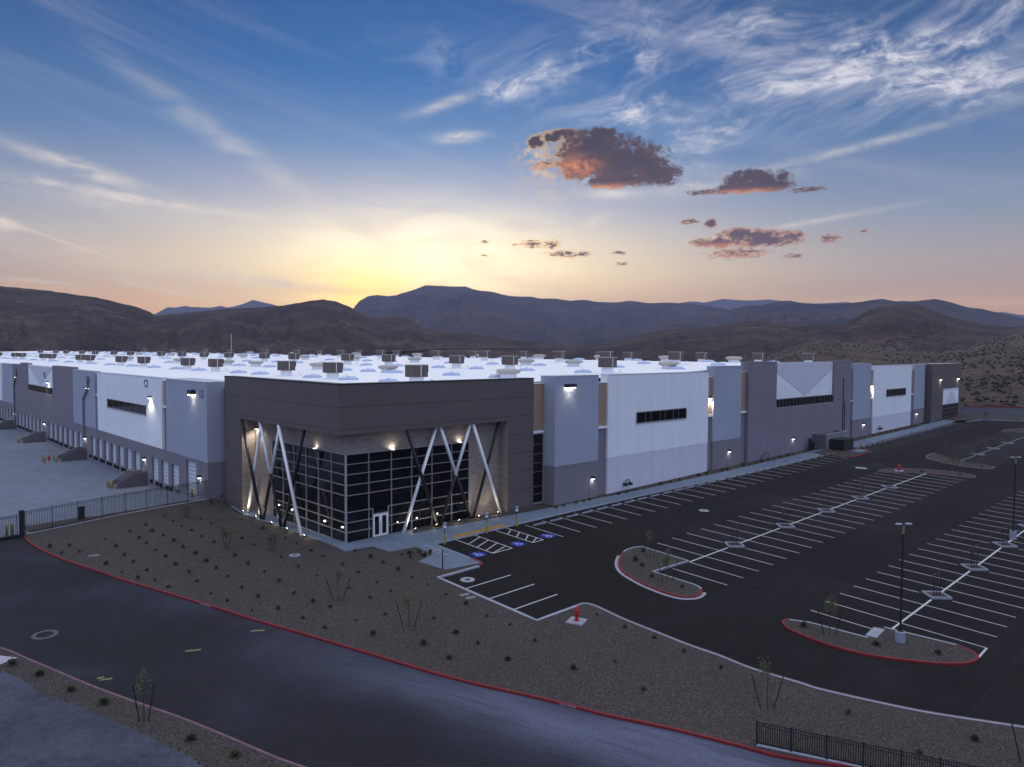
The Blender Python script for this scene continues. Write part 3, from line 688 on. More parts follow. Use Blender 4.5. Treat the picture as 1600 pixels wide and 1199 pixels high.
# dirt strip gravel + pale paving below it
dl = [gp(*p) for p in [(0, 1051), (35, 1065), (70, 1087.5), (122, 1106.7), (175, 1129), (227, 1150), (262, 1168), (297, 1185), (314, 1199)]]
dl = [(v.x, v.y) for v in dl]
dl2 = [(5.2, 56), ]+dl+[(12.8, 31), (15, 22), (18, 8), (26, -14)]
fill('gravel_verge', nearK[1:]+[(38, -26)]+[(26, -14), (18, 8), (15, 22), (12.8, 31)]+dl[::-1]+[(4.5, 54), (2.5, 63)], 0.11, M_gravel, step=4)
def wob(p, i): return (p[0]+0.18*noise.noise(Vector((i*0.9, 3, 0))), p[1]+0.18*noise.noise(Vector((i*0.9, 7, 0))))
dd = []
for a, b in zip(dl2, dl2[1:]):
    for k in range(6): dd.append(wob((a[0]+(b[0]-a[0])*k/6, a[1]+(b[1]-a[1])*k/6), len(dd)))
fill('rough_paving', dd+[(26, -14), (-20, -30), (-30, 60), (0, 62)], 0.125, M_dirt, step=6)

# parking lot sheet
lotK = [gp(*p) for p in [(903, 948), (912.5, 945.5), (930, 949), (975, 970), (1025, 990), (1075, 1010), (1125, 1027.5), (1175, 1047.5), (1250, 1070), (1280, 1079.6), (1359.7, 1098), (1439.5, 1114.7), (1519, 1127.5), (1599, 1139.5)]]
lotK = catmull([(v.x, v.y) for v in lotK], 4)+[(50.5, 1.5), (56, -8), (66, -22)]
lotA = [(42.45, 55.75), (42.45, 48.55), (41.9, 48.15), (37.05, 48.15), (37.05, 36.35)]
fill('parking_lot', lotA+lotK+[(250, -22), (250, 20), (226, 38), (215, 52), (200, 53.2), (126, 53.4), (118, 55.75)], 0.002, M_lot, step=6)
# gravel bed between the road, the car park and the building
walkL = [(42.3, 55.9), (42.3, 48.6), (38.3, 48.6), (38.3, 53.4), (36.9, 55.6), (34.3, 57.2), (35.2, 59.2), (31.6, 60.4), (33.75, 66.0), (33.75, 81.0)]
w1 = [gp(*p) for p in [(746, 886)]]
walk_edge = [gp(*p) for p in [(654, 880), (695, 892.5), (748, 883), (750, 878)]]
bike = [(v.x, v.y) for v in walk_edge]
lw = [(v.x, v.y) for v in [gp(*p) for p in [(616, 855), (650, 857.5)]]]
tipA = [(v.x, v.y) for v in [gp(540, 864), gp(582, 856), gp(608, 864.5), gp(650, 857), gp(676, 868), gp(654, 880), gp(695, 892.5), gp(752, 882)]]
walkW = [(34.1, 81.2), (34.1, 66.0)]
gravelP = farK[:] + [(70, -26), (66, -22)] + lotK[::-1] + [(37.05, 36.35), (37.05, 48.15), (41.9, 48.15)] + tipA[::-1] + [gp(474, 838)[:2]] + [(33.9, 81.2), (33.9, 87.9), (32.9, 88.2), (13.5, 83.6)]
gravelP = [(float(p[0]), float(p[1])) for p in gravelP]
fill('gravel_bed', gravelP, 0.115, M_gravel, step=2.5)
kerb('kerb', [(41.6, 48.15), (37.05, 48.15), (37.05, 36.4), (lotK[0][0], lotK[0][1])], M_kerb, w=0.3, up=0.13)
kerb('kerb', lotK, M_kerbpink, w=0.12, up=0.15, off=0.10)
kerb('kerb', lotK, M_kerb, w=0.14, up=0.155, off=-0.03)
kerb('kerb', [(42.45, 50.2), (42.45, 48.9), (42.2, 48.35), (41.75, 48.2)], M_red, w=0.2, up=0.16)
# pavement round the entrance and along the car park front
pav = [(float(p[0]), float(p[1])) for p in [(34.1, 84.5), (34.1, 81.2)]] + [(float(gp(474, 838)[0]), float(gp(474, 838)[1]))] + [(float(a), float(b)) for a, b in tipA] + [(42.4, 48.9), (42.4, 55.85), (60, 55.85), (75, 55.5), (96, 54.6), (115, 54.2), (136, 54.2), (200, 54.4), (204, 54.2), (204, 57.3), (193, 57.3), (180, 56.4), (96, 56.9), (72, 57.6), (61.5, 58.4), (57.0, 58.8), (42.8, 60.0), (44.2, 61.4), (36.2, 61.4), (36.0, 84.5)]
fill('pavement', pav, 0.13, M_conc, step=2.0)
kerb('kerb', [(42.45, 50.3), (42.45, 55.8), (60, 55.8), (75, 55.4), (96, 54.5), (115, 54.05), (125, 54.1)], M_kerb, w=0.14, up=0.14)
kerb('kerb', [(137, 54.1), (200, 54.25)], M_kerb, w=0.14, up=0.14)
# planting strips by the walls
fill('planting_strip', [(43.4, 60.0), (57.0, 58.9), (61.5, 58.5), (62.4, 58.4), (62.4, 60.4), (44.2, 61.45)], 0.14, M_gravel, step=2)
fill('planting_strip', [(62.4, 58.3), (72, 57.55), (96, 56.85), (180, 56.35), (193, 57.2), (193, 59.9), (62.4, 59.9)], 0.118, M_gravel, step=4)
# truck court
fill('truck_court', [(13.4, 83.6), (32.9, 88.2), (33.6, 88.3), (33.6, 700), (-160, 700), (-160, 60), (3.0, 60.0), (3.0, 82.0)], 0.01, M_yard, step=9)
fill('planting_strip', [(14.2, 84.4), (31.2, 88.2), (31.0, 89.6), (14.0, 87.2)], 0.05, M_gravel, step=3)
# far cross road at the right end
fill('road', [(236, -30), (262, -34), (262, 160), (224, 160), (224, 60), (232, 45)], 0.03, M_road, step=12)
kerb('kerb', [(262, -34), (262, 160)], M_red, w=0.5, up=0.3, dens=6)
kerb('kerb', [(205, 52.5), (213, 51), (222, 40), (226, 20), (226, -20)], M_kerb, w=0.3, up=0.15)
fill('gravel_bed', [(205, 58), (205, 54), (214, 51.5), (223, 40), (227, 20), (234, 20), (230, 50), (223, 60)], 0.12, M_gravel, step=6)

# painted markings: each row of bays is one pattern on the lot
def stripe(bm, a, b, w=0.1, dz=0.008):
    n = max(1, int(hypot(b[0]-a[0], b[1]-a[1])/2.5)); d = Vector((b[0]-a[0], b[1]-a[1])); nn = Vector((-d.y, d.x)).normalized()*w/2
    pr = None
    for i in range(n+1):
        x, y = a[0]+d.x*i/n, a[1]+d.y*i/n
        v = (bm.verts.new((x-nn.x, y-nn.y, g(x-nn.x, y-nn.y)+dz)), bm.verts.new((x+nn.x, y+nn.y, g(x+nn.x, y+nn.y)+dz)))
        if pr: bm.faces.new((pr[0], v[0], v[1], pr[1]))
        pr = v
mark = thing('parking_markings', None, None); mark['kind'] = 'structure'
bm = bmesh.new()
xA = [54.3+2.655*i for i in range(29)]
for x in xA:
    if x < 131: stripe(bm, (x, 55.2 if x < 75 else 54.4), (x, 49.65), 0.1)
obj('stall_lines', bm, M_line, mark)
bm = bmesh.new()
for i in range(25): stripe(bm, (138+2.655*i, 53.9), (138+2.655*i, 49.0), 0.1)
obj('stall_lines', bm, M_linegrey, mark)
bm = bmesh.new()
wells2 = [65.5, 76.4, 86.9, 97.3, 107.6]; wells3 = [65.9, 76.6, 87.5, 98.2, 109.0]; wells4 = [150.5, 160.9, 171.5]
def row(bm, x0, n, ya, yb, ym, wells, cx0, cx1, pitch=2.69):
    for i in range(n):
        x = x0+pitch*i
        wl = [w_ for w_ in wells if abs(w_-x) < 0.9]
        if wl: stripe(bm, (x, ya), (x, ym-1.25)); stripe(bm, (x, ym+1.25), (x, yb))
        elif x < cx0-0.1:
            stripe(bm, (x, ya), (x, ym-0.05))
        else: stripe(bm, (x, ya), (x, yb))
    segs = [cx0]+[v for w_ in wells if cx0 < w_ < cx1 for v in (w_-1.3, w_+1.3)]+[cx1]
    for a, b in zip(segs[::2], segs[1::2]): stripe(bm, (a, ym), (b, ym), 0.16, 0.012)
row(bm, 54.7, 26, 31.25, 42.2, 36.7, wells2, 57.5, 123.0)
obj('stall_lines', bm, M_line, mark)
bm = bmesh.new()
row(bm, 54.85+2.69, 24, 13.05, 24.1, 18.6, wells3, 55.7, 119)
stripe(bm, (54.75, 19.6), (54.75, 24.1))
stripe(bm, (57.55, 13.05), (54.95, 13.0), 0.13)
obj('stall_lines', bm, M_line, mark)
bm = bmesh.new(); row(bm, 139.1+2.69, 22, 31.3, 42.0, 36.6, wells4, 139.5, 198); obj('stall_lines', bm, M_linegrey, mark)
bm = bmesh.new(); row(bm, 139.1+2.69, 22, 13.3, 24.0, 18.6, [], 139.5, 198); obj('stall_lines', bm, M_linegrey, mark)
bm = bmesh.new()
for x in [39.75, 0, 0]: pass
for a, b in [((725.5, 920.7), (799.3, 899.1)), ((761, 937), (836, 913.5)), ((799, 954), (874, 930))]:
    p, q = gp(*a), gp(*b); stripe(bm, (37.25, p.y), (q.x, p.y), 0.12)
obj('stall_lines', bm, M_line, mark)
# accessible bays
bm = bmesh.new()
for x0, x1 in ((45.15, 47.65), (50.45, 51.95)):
    stripe(bm, (x0, 55.7), (x0, 50.2), 0.12); stripe(bm, (x1, 55.7), (x1, 50.2), 0.12); stripe(bm, (x0, 50.2), (x1, 50.2), 0.12, 0.012)
    k = 0
    for y in (54.6, 53.3, 52.0, 50.75):
        e = min(1, (y-50.2)/1.1+0.0)
        ye = y-1.15; xe = x1
        if ye < 50.2: f = (y-50.2)/1.15; xe = x0+(x1-x0)*f; ye = 50.2
        stripe(bm, (x1, y+0.35), (x0, max(50.25, y-0.75)), 0.12, 0.016)
obj('access_aisle_hatching', bm, M_line, mark)
def wheelchair(bm, put):
    """seated figure in a wheel: head, back, seat, legs and open wheel ring"""
    def st(a, b, w):
        d = Vector((b[0]-a[0], b[1]-a[1])); n = Vector((-d.y, d.x)).normalized()*w/2
        bm.faces.new([bm.verts.new(put(*q)) for q in ((a[0]-n.x, a[1]-n.y), (b[0]-n.x, b[1]-n.y), (b[0]+n.x, b[1]+n.y), (a[0]+n.x, a[1]+n.y))])
    bm.faces.new([bm.verts.new(put(-0.08+0.09*cos(t*pi/4), 0.42+0.09*sin(t*pi/4))) for t in range(8)])
    st((-0.07, 0.30), (-0.04, 0.0), 0.12); st((-0.06, 0.14), (0.14, 0.14), 0.07); st((-0.04, 0.0), (0.17, 0.0), 0.1); st((0.17, 0.02), (0.27, -0.26), 0.09); st((0.26, -0.26), (0.36, -0.22), 0.07)
    for i in range(14):
        a0, a1 = radians(115+i*18.5), radians(115+(i+1)*18.5)
        bm.faces.new([bm.verts.new(put(-0.02+r*cos(a), -0.13+r*sin(a))) for r, a in ((0.2, a0), (0.2, a1), (0.28, a1), (0.28, a0))])
for x, y in ((43.85, 50.85), (49.05, 50.85), (53.3, 50.85)):
    bm = bmesh.new()
    v = [bm.verts.new((x+a, y+b, g(x+a, y+b)+0.010)) for a, b in ((-.66, -.64), (.66, -.64), (.66, .64), (-.66, .64))]; bm.faces.new(v)
    sq = obj('accessible_bay_square', bm, M_blue, mark)
    bm = bmesh.new(); wheelchair(bm, lambda u, v_: (x+u*1.2, y+v_*1.2, g(x+u*1.2, y+v_*1.2)+0.016))
    obj('wheelchair_symbol', bm, M_line, sq)
# yellow tactile strip at the flush kerb
bm = bmesh.new(); 
for i in range(9):
    x = 45.3+i*0.78; v = [bm.verts.new((p, q, g(p, q)+0.15)) for p, q in ((x, 55.95), (x+0.74, 55.95), (x+0.74, 56.65), (x, 56.65))]; bm.faces.new(v)
obj('tactile_paving', bm, M_yellow, mark)
# utility locator paint on the road
bm = bmesh.new()
for p, a in (((161, 1062), 0.3), ((300, 1017.6), 0.25), ((402, 986), 0.3)):
    c = gp(*p)
    for k in range(3):
        u0 = -.42+.28*k; w_ = random.uniform(-.1, .1)
        stripe(bm, (c.x+Rv.x*u0+w_, c.y+Rv.y*u0+w_), (c.x+Rv.x*(u0+.42)+w_+.05, c.y+Rv.y*(u0+.42)+w_+.18), .2, .009+.003*k)
obj('locator_paint', bm, M_green, mark)
# kerb lettering
def kerbtext(txt, a, b, size, m_, par):
    cu = bpy.data.curves.new('lettering', 'FONT'); cu.body = txt; cu.size = size; cu.extrude = 0.002
    to = bpy.data.objects.new('kerb_lettering', cu); COL.objects.link(to)
    dg = bpy.context.evaluated_depsgraph_get(); me = bpy.data.meshes.new_from_object(to.evaluated_get(dg)); COL.objects.unlink(to); bpy.data.objects.remove(to)
    d = Vector((b[0]-a[0], b[1]-a[1], g(*b)-g(*a))).normalized(); up = Vector((0, 0, 1)); n = d.cross(up)
    wd = max(v.co.x for v in me.vertices)
    Lr = hypot(b[0]-a[0], b[1]-a[1])/wd
    o = bpy.data.objects.new('kerb_lettering', me); COL.objects.link(o); me.materials.clear(); me.materials.append(m_)
    o.matrix_world = Matrix(((d.x*Lr, up.x, n.x, a[0]+n.x*.012), (d.y*Lr, up.y, n.y, a[1]+n.y*.012), (d.z*Lr, up.z, n.z, g(*a)+0.02), (0, 0, 0, 1)))
    o['kind'] = 'structure'
    return o
def near_line(line, px, py, dirn=1, L=1.9):
    c = gp(px, py); best = min(range(len(line)-1), key=lambda i: hypot(line[i][0]-c.x, line[i][1]-c.y))
    a = line[best]; n = best+dirn
    d = Vector((line[n][0]-a[0], line[n][1]-a[1])).normalized()
    off = Vector((-d.y, d.x))*(-0.085)
    A_ = (a[0]+off.x, a[1]+off.y); return A_, (A_[0]+d.x*L, A_[1]+d.y*L)
for px, py in ((314, 945), (868, 1102)):
    a, b = near_line(farK, px, py, 1, 1.8); kerbtext('NO PARKING FIRE LANE', a, b, 0.14, M_line, None)

# planted islands in the car park
def island(pts, mk, zig=()):
    fill('island_bed', pts, 0.13, M_gravel, step=2)
i1 = catmull([(57.0, 42.5), (55.4, 42.5), (53.3, 41.5), (51.6, 40.3), (50.4, 38.9), (49.7, 37.3), (49.2, 35.5), (49.0, 33.6), (49.2, 32.2), (50.1, 31.5), (51.2, 31.6), (52.1, 32.2), (52.4, 33.0)], 3)
island(i1+[(52.4, 37.2), (57.4, 36.8), (57.6, 42.2)], None)
kerb('kerb', i1[4:-4], M_red, w=0.18, up=0.17)
kerb('kerb', [(x, y) for x, y in i1[5:-5]], M_kerb, w=0.30, up=0.03, off=-0.245)
kerb('kerb', i1[-5:]+[(52.4, 37.2), (57.4, 36.8), (57.6, 42.2)]+i1[:5], M_kerb, w=0.18, up=0.15)
i2 = catmull([(51.4, 24.3), (50.8, 24.4), (50.2, 24.0), (49.7, 23.1), (49.4, 21.1), (49.6, 18.9), (50.4, 17.0), (51.5, 15.3), (52.5, 14.1), (53.7, 13.2), (55.1, 13.0), (55.9, 13.6), (56.2, 14.5)], 3)
island(i2+[(55.7, 17.5), (55.3, 19.3), (52.7, 19.0), (52.1, 23.0)], None)
kerb('kerb', i2, M_red, w=0.18, up=0.17)
kerb('kerb', [i2[-1], (55.7, 17.5), (55.45, 19.0)], M_kerb, w=0.18, up=0.15)
kerb('kerb', [(54.9, 19.15), (52.95, 19.0)], M_kerb, w=0.75, up=0.16)
kerb('kerb', [(52.65, 19.1), (52.1, 23.0), (51.4, 24.3)], M_kerb, w=0.18, up=0.15)
i3 = catmull([(118.1, 42.0), (120.7, 41.8), (123.9, 40.2), (125.9, 37.5), (127.6, 34.3), (126.9, 31.3), (124.6, 31.0), (124.0, 33.3)], 3)
island(i3+[(123.2, 36.8), (118.2, 41.2)], None)
kerb('kerb', i3+[(123.2, 36.8), (118.2, 41.2)], M_kerbpink, w=0.2, up=0.16, closed=True)
i4 = catmull([(144.7, 41.9), (143.0, 42.0), (140.3, 41.8), (137.6, 41.0), (136.0, 39.4), (134.8, 37.1), (134.4, 34.0), (135.3, 31.3), (138.4, 31.2), (139.2, 32.6)], 3)
island(i4+[(139.5, 36.7)], None)
kerb('kerb', i4[:-3], M_kerbpink, w=0.25, up=0.17)
kerb('kerb', [(140.5, 24.2), (137, 23.5), (135, 20), (135.5, 15), (138, 13.5), (139.4, 14.5), (139.6, 18.7), (141, 24.2)], M_kerbpink, w=0.2, up=0.16, closed=True)
island([(140.5, 24.2), (137, 23.5), (135, 20), (135.5, 15), (138, 13.5), (139.4, 14.5), (139.6, 18.7), (141, 24.2)], None)
i6 = [(191.0, 42.0), (196, 42), (202, 40), (203, 34), (201, 30), (197, 30.5), (197.5, 36.5), (191.5, 39.5)]
island(i6, None); kerb('kerb', i6, M_kerbpink, w=0.2, up=0.16, closed=True)
i5 = [(126.2, 56.0), (126.2, 50.6), (128.5, 49.6), (136.5, 49.8), (138.0, 51.0), (137.8, 54.0), (137.6, 56.4)]
fill('planting_strip', i5, 0.14, M_gravel, step=2); kerb('kerb', i5[1:6], M_red, w=0.18, up=0.17)
fill('pavement', [(133.8, 50.6), (137.6, 50.7), (137.5, 52.4), (133.8, 52.4)], 0.16, M_conc, step=2)

# ------------------------------------------------------------------ the warehouse
B0 = Vector((36, 62, 2.6))
wh = thing('warehouse', 'huge low white and grey warehouse with brown glazed corner entrance', 'warehouse', B0)
def wp(name, bm, m_, label=None, parent=None, smooth=False):
    o = obj(name, bm, m_, parent or wh, world=True, smooth=smooth)
    if label: o['label'] = label
    return o
def roofz(x): return 17.0+0.0263*(min(x, 256-x)-33)
YF, YR = 58.6, 59.9         # front face of the panels / of the recessed wall
XF, XR = 33.0, 34.0
# roof sheet (gable with a ridge along the middle)
bm = bmesh.new()
ys = [YR, 200, 400, 690]
xs = [36.45, 62.6, 80, 100, 128, 160, 190, 221.6]
gr_ = [[bm.verts.new((x, 61.82 if (y == YR and x < 62.7) else y, roofz(x))) for y in ys] for x in xs]
q0 = [bm.verts.new((x, y, roofz(x))) for x, y in ((XR, 88.6), (36.45, 88.6), (36.45, 690), (XR, 690))]; bm.faces.new(q0)
for a, b in zip(gr_, gr_[1:]):
    for k in range(3): bm.faces.new((a[k], b[k], b[k+1], a[k+1]))
roof = wp('roof', bm, M_roof)
# back and end walls, recessed core walls
bm = bmesh.new()
box(bm, 62.6, 221.3, YR, YR+0.3, 1.5, 16.9)
box(bm, 221.3, 221.6, YR, 690, 1.5, 16.95)
box(bm, XR, 221.3, 689.7, 690, 1.0, 16.9)
box(bm, XR, XR+0.3, 90.0, 689.6, 1.0, 16.8)
wp('wall', bm, M_mauve)
def parapet_cap(bm, x0, x1, y0, y1, z, t=0.06): box(bm, x0-0.04, x1+0.04, y0-0.04, y1+0.04, z, z+t)
M_cap = mat('pale_parapet_cap', (0.5, 0.5, 0.55), 0.5, 0.2, 0.4)
def fpanel(x0, x1, top, upper, lower=None, split=7.75, y0=YF, y1=YR-0.003, zb=1.5, name='wall_panel', cap=M_cap):
    """proud panel on the front facade, painted in two tones"""
    z0 = split if lower else zb
    bm = bmesh.new(); box(bm, x0, x1, y0, y1, z0, top); pn = wp(name, bm, upper)
    bm = bmesh.new(); parapet_cap(bm, x0, x1, y0, y1, top); wp('parapet_cap', bm, cap)
    if lower:
        bm = bmesh.new(); box(bm, x0, x1, y0+0.02, y1, zb, split-0.002); wp(name, bm, lower)
    return pn
def frecess(x0, x1, top, lintel=11.7, split=None):
    bm = bmesh.new(); box(bm, x0+.003, x1-.003, YF+0.3, YR-0.004, lintel+0.3, top); wp('wall_panel', bm, M_tan)
    bm = bmesh.new(); box(bm, x0+.003, x1-.003, YF+0.1, YR-0.004, lintel, lintel+0.297); wp('lintel', bm, M_whitemetal)
    bm = bmesh.new(); box(bm, x0+.003, x1-.003, YF+0.33, YR-0.006, 1.5, lintel-0.003); wp('wall_panel', bm, M_mauve)
    bm = bmesh.new(); box(bm, x0+.003, x1-.003, YF+0.25, YR+0.35, top+.003, top+.07); wp('parapet_cap', bm, M_whitemetal)
# grey corner block right of the entrance
fpanel(62.5, 70.5, 18.5, M_lgrey, M_mauve, y1=61.0)
frecess(70.5, 72.4, 17.5)
fpanel(72.4, 96.1, 18.5, M_white, M_white2, 7.85)
frecess(96.1, 97.6, 17.7)
fpanel(97.6, 105.8, 19.3, M_lgrey, M_mauve, 7.85)
frecess(105.8, 107.8, 18.3)
frecess(148.5, 150.2, 18.3)
fpanel(150.2, 159.5, 19.25, M_lgrey, M_mauve, 7.85)
frecess(159.5, 161.0, 17.9)
fpanel(161.0, 184.0, 18.75, M_white, M_white2, 7.85)
frecess(184.0, 186.0, 17.6)
fpanel(186.0, 193.4, 18.8, M_lgrey, M_mauve, 8.2)
# big ribbed centre block with a pointed white inset over a window band
bm = bmesh.new()
box(bm, 107.8, 117.2, YF-0.25, YR-.003, 1.5, 19.9); box(bm, 140.5, 148.5, YF-0.25, YR-.003, 1.5, 19.9); box(bm, 117.203, 140.497, YF-0.25, YR-.003, 1.5, 11.9)
wp('ribbed_wall', bm, M_mauverib)
bm = bmesh.new(); parapet_cap(bm, 107.8, 117.2, YF-.25, YR, 19.9); parapet_cap(bm, 140.5, 148.5, YF-.25, YR, 19.9); wp('parapet_cap', bm, M_mauve)
def tri_panel(x0, x1, z0, z1, y, t, inv=False, ax='y'):
    """inverted triangle set proud of the white panel"""
    bm = bmesh.new()
    pts = [(x0+.1, z1-.05), (x1-.1, z1-.05), ((x0+x1)/2, z0+.05)] if not inv else [(x0+.1, z0+.05), (x1-.1, z0+.05), ((x0+x1)/2, z1-.3)]
    lo = [bm.verts.new((p, y, z) if ax == 'y' else (y, p, z)) for p, z in pts]; hi = [bm.verts.new((p, y-t, z) if ax == 'y' else (y-t, p, z)) for p, z in pts]
    bm.faces.new(lo); bm.faces.new(hi[::-1])
    for i in range(3): bm.faces.new((lo[i], lo[(i+1) % 3], hi[(i+1) % 3], hi[i]))
    bmesh.ops.recalc_face_normals(bm, faces=bm.faces)
    wp('triangular_panel', bm, M_white2)
bm = bmesh.new(); box(bm, 117.203, 140.497, YF+0.15, YR-.003, 13.5, 19.7); wp('wall_panel', bm, M_white)
bm = bmesh.new(); parapet_cap(bm, 117.26, 140.44, YF+0.15, YR, 19.703); wp('parapet_cap', bm, M_cap)
tri_panel(117.2, 140.5, 13.6, 18.4, YF+0.147, 0.05)
bm = bmesh.new(); tri_up = box(bm, 117.3, 140.4, YF+0.095, YF+0.147, 18.36, 19.6); wp('triangular_panel', bm, M_white2)
def window_band(x0, x1, z0, z1, y, mull, ax='y', fr=0.12, depth=0.3, hb=()):
    """ribbon window: recessed glass, outer frame and mullions"""
    def bx(bm, a0, a1, c0, c1, zz0, zz1):
        if ax == 'y': box(bm, a0, a1, c0, c1, zz0, zz1)
        else: box(bm, c0, c1, a0, a1, zz0, zz1)
    bm = bmesh.new(); bx(bm, x0+.02, x1-.02, y-0.03, y+depth, z0+.02, z1-.02); wn = wp('window', bm, M_glass)
    bm = bmesh.new()
    bx(bm, x0, x1, y-.09, y-.032, z0-fr*.6, z0+fr*.5); bx(bm, x0, x1, y-.09, y-.032, z1-fr*.5, z1+fr*.4)
    bx(bm, x0-fr*.4, x0+fr*.5, y-.092, y-.034, z0-fr*.6, z1+fr*.4); bx(bm, x1-fr*.5, x1+fr*.4, y-.092, y-.034, z0-fr*.6, z1+fr*.4)
    o = obj('frame', bm, M_alu, wn)
    bm = bmesh.new()
    for m in mull: bx(bm, m-.035, m+.035, y-.075, y-.033, z0+fr*.5, z1-fr*.5)
    for h in hb: bx(bm, x0+.06, x1-.06, y-.07, y-.031, h-.03, h+.03)
    obj('mullions', bm, mat('bronze_mullion', (.17, .14, .115), .5), wn)
    return wn
def rng(a, b, n): return [a+(b-a)*i/n for i in range(1, n)]
window_band(78.3, 90.2, 11.9, 13.4, YF, [80.3, 81.6, 83.7, 84.9, 86.9, 88.2])
window_band(117.3, 140.4, 12.0, 13.5, YF-0.1, [v for k in range(9) for v in (118.6+k*2.55, 119.8+k*2.55) if v < 140])
window_band(168.2, 180.2, 11.9, 13.5, YF, rng(168.2, 180.2, 8))
# stepped glass strip and tan wall between entrance and grey block
bm = bmesh.new(); box(bm, 60.41, 62.49, 60.5, 60.9, 12.0, 17.6); wp('wall_panel', bm, M_tan)
bm = bmesh.new(); box(bm, 60.41, 62.49, 60.42, 60.9, 11.7, 11.997); wp('lintel', bm, M_whitemetal)
bm = bmesh.new(); box(bm, 60.41, 62.49, 60.45, 61.3, 17.603, 17.68); wp('parapet_cap', bm, M_whitemetal)
window_band(60.45, 62.45, 3.3, 11.65, 60.55, [], hb=[10.35, 9.2, 8.1, 7.05, 5.3, 4.35])
bm = bmesh.new(); box(bm, 60.41, 62.49, 60.5, 60.9, 1.5, 3.3); wp('wall_panel', bm, M_mauve)

# left (dock) facade
def lpanel(y0, y1, top, upper, lower=True, split=7.8, x0=XF, x1=XR-.003, zb=1.0):
    bm = bmesh.new(); box(bm, x0, x1, y0, y1, split, top); wp('wall_panel', bm, upper)
    bm = bmesh.new(); parapet_cap(bm, x0, x1, y0, y1, top); wp('parapet_cap', bm, M_cap)
def lrecess(y0, y1, top, lintel=13.5):
    bm = bmesh.new(); box(bm, XF+.3, XR-.004, y0+.003, y1-.003, lintel+.3, top); wp('wall_panel', bm, M_tan)
    bm = bmesh.new(); box(bm, XF+.1, XR-.004, y0+.003, y1-.003, lintel, lintel+.297); wp('lintel', bm, M_whitemetal)
    bm = bmesh.new(); box(bm, XF+.33, XR-.006, y0+.003, y1-.003, 7.8, lintel-.003); wp('wall_panel', bm, M_mauve)
    bm = bmesh.new(); box(bm, XF+.25, XR+.35, y0+.003, y1-.003, top+.003, top+.07); wp('parapet_cap', bm, M_whitemetal)
lpanel(88.3, 102.7, 17.5, M_lgrey, x1=36.5)
lrecess(102.7, 104.5, 17.2)
lpanel(104.5, 136.9, 17.5, M_white)
lrecess(136.9, 138.4, 17.2)
lpanel(138.4, 153.7, 17.6, M_lgrey)
bm = bmesh.new(); box(bm, XF-.02, XR-.003, 153.703, 170.2, 7.8, 18.05); box(bm, XF-.02, XR-.003, 195.3, 203.6, 7.8, 18.15); box(bm, XF-.02, XR-.003, 203.61, 213.5, 7.8, 17.7)
box(bm, XF-.02, XR-.003, 170.203, 195.297, 7.8, 11.95); wp('wall_panel', bm, M_mauve)
bm = bmesh.new(); box(bm, XF+.15, XR-.003, 170.203, 195.297, 13.45, 17.8); wp('wall_panel', bm, M_white)
tri_panel(170.3, 195.2, 13.6, 17.7, XF+.147, .05, ax='x')
window_band(170.3, 195.2, 12.0, 13.4, XF+.05, rng(170.3, 195.2, 9), ax='x')
window_band(110.9, 130.8, 12.0, 13.4, XF, rng(110.9, 130.8, 6), ax='x')
lpanel(213.5, 227.5, 17.6, M_lgrey)
lrecess(227.5, 229.5, 17.2)
for k in range(7):
    y = 229.5+66*k
    lpanel(y, y+32, 17.5, M_white); lpanel(y+32.003, y+66, 17.9, M_mauve)
# base wall of the dock side with real door openings
doors = [99.8, 103.8, 108.0-.0]
bays = [(98.3, 3)] + [(114.6+33.3*k, 7) for k in range(15)]
openings = [(92.1, 95.6, 1.5, 7.4)]
for i, (y0, n) in enumerate(bays):
    for k in range(n): openings.append((y0+4.05*k-0.0, y0+4.05*k+2.75, 3.05, 6.25))
openings.sort()
bm = bmesh.new(); cur = 88.3
for a, b, z0, z1 in openings:
    box(bm, XF+.02, XR-.003, cur, a, 0.8, 7.797)
    if z0 > 1.6: box(bm, XF+.02, XR-.003, a, b, 0.8, z0)
    box(bm, XF+.02, XR-.003, a, b, z1, 7.797); cur = b
box(bm, XF+.02, XR-.003, cur, 689, 0.8, 7.797)
wp('dock_wall', bm, M_mauve)
bm = bmesh.new(); box(bm, XR, 36.5, 88.3, 88.6, 1.0, 7.797); wp('wall_panel', bm, M_mauve)
nd = 0
for a, b, z0, z1 in openings:
    if a > 330: continue
    bm = bmesh.new(); box(bm, XF+.30, XR-.1, a+.003, b-.003, z0+.003 if z0 > 1.6 else 3.2, z1-.003); dd_ = wp('dock_door' if z0 > 1.6 else 'drive_in_door', bm, M_door)
    if z0 > 1.6 and a < 260:
        for q in (a-.1, b-.35):
            bm = bmesh.new(); box(bm, XF-.26, XF+.017, q, q+.45, 2.55, 3.05); obj('bumper', bm, M_rubber, dd_)
bm = bmesh.new(); box(bm, XF-.3, XF+.6, 91.9, 95.8, 2.9, 3.28); wp('door_threshold', bm, M_precast)
# downpipes with dog-legs
for y in (142.3, 208.0):
    bm = bmesh.new(); box(bm, XF-.35, XF-.003, y-.5, y+.5, 15.9, 16.7)
    path(bm, [(XF-.22, y, 15.9), (XF-.22, y, 14.7), (XF-.22, y+3.2, 12.6), (XF-.22, y+3.2, 2.4)], 0.16, 8); wp('downpipe', bm, M_mauve)
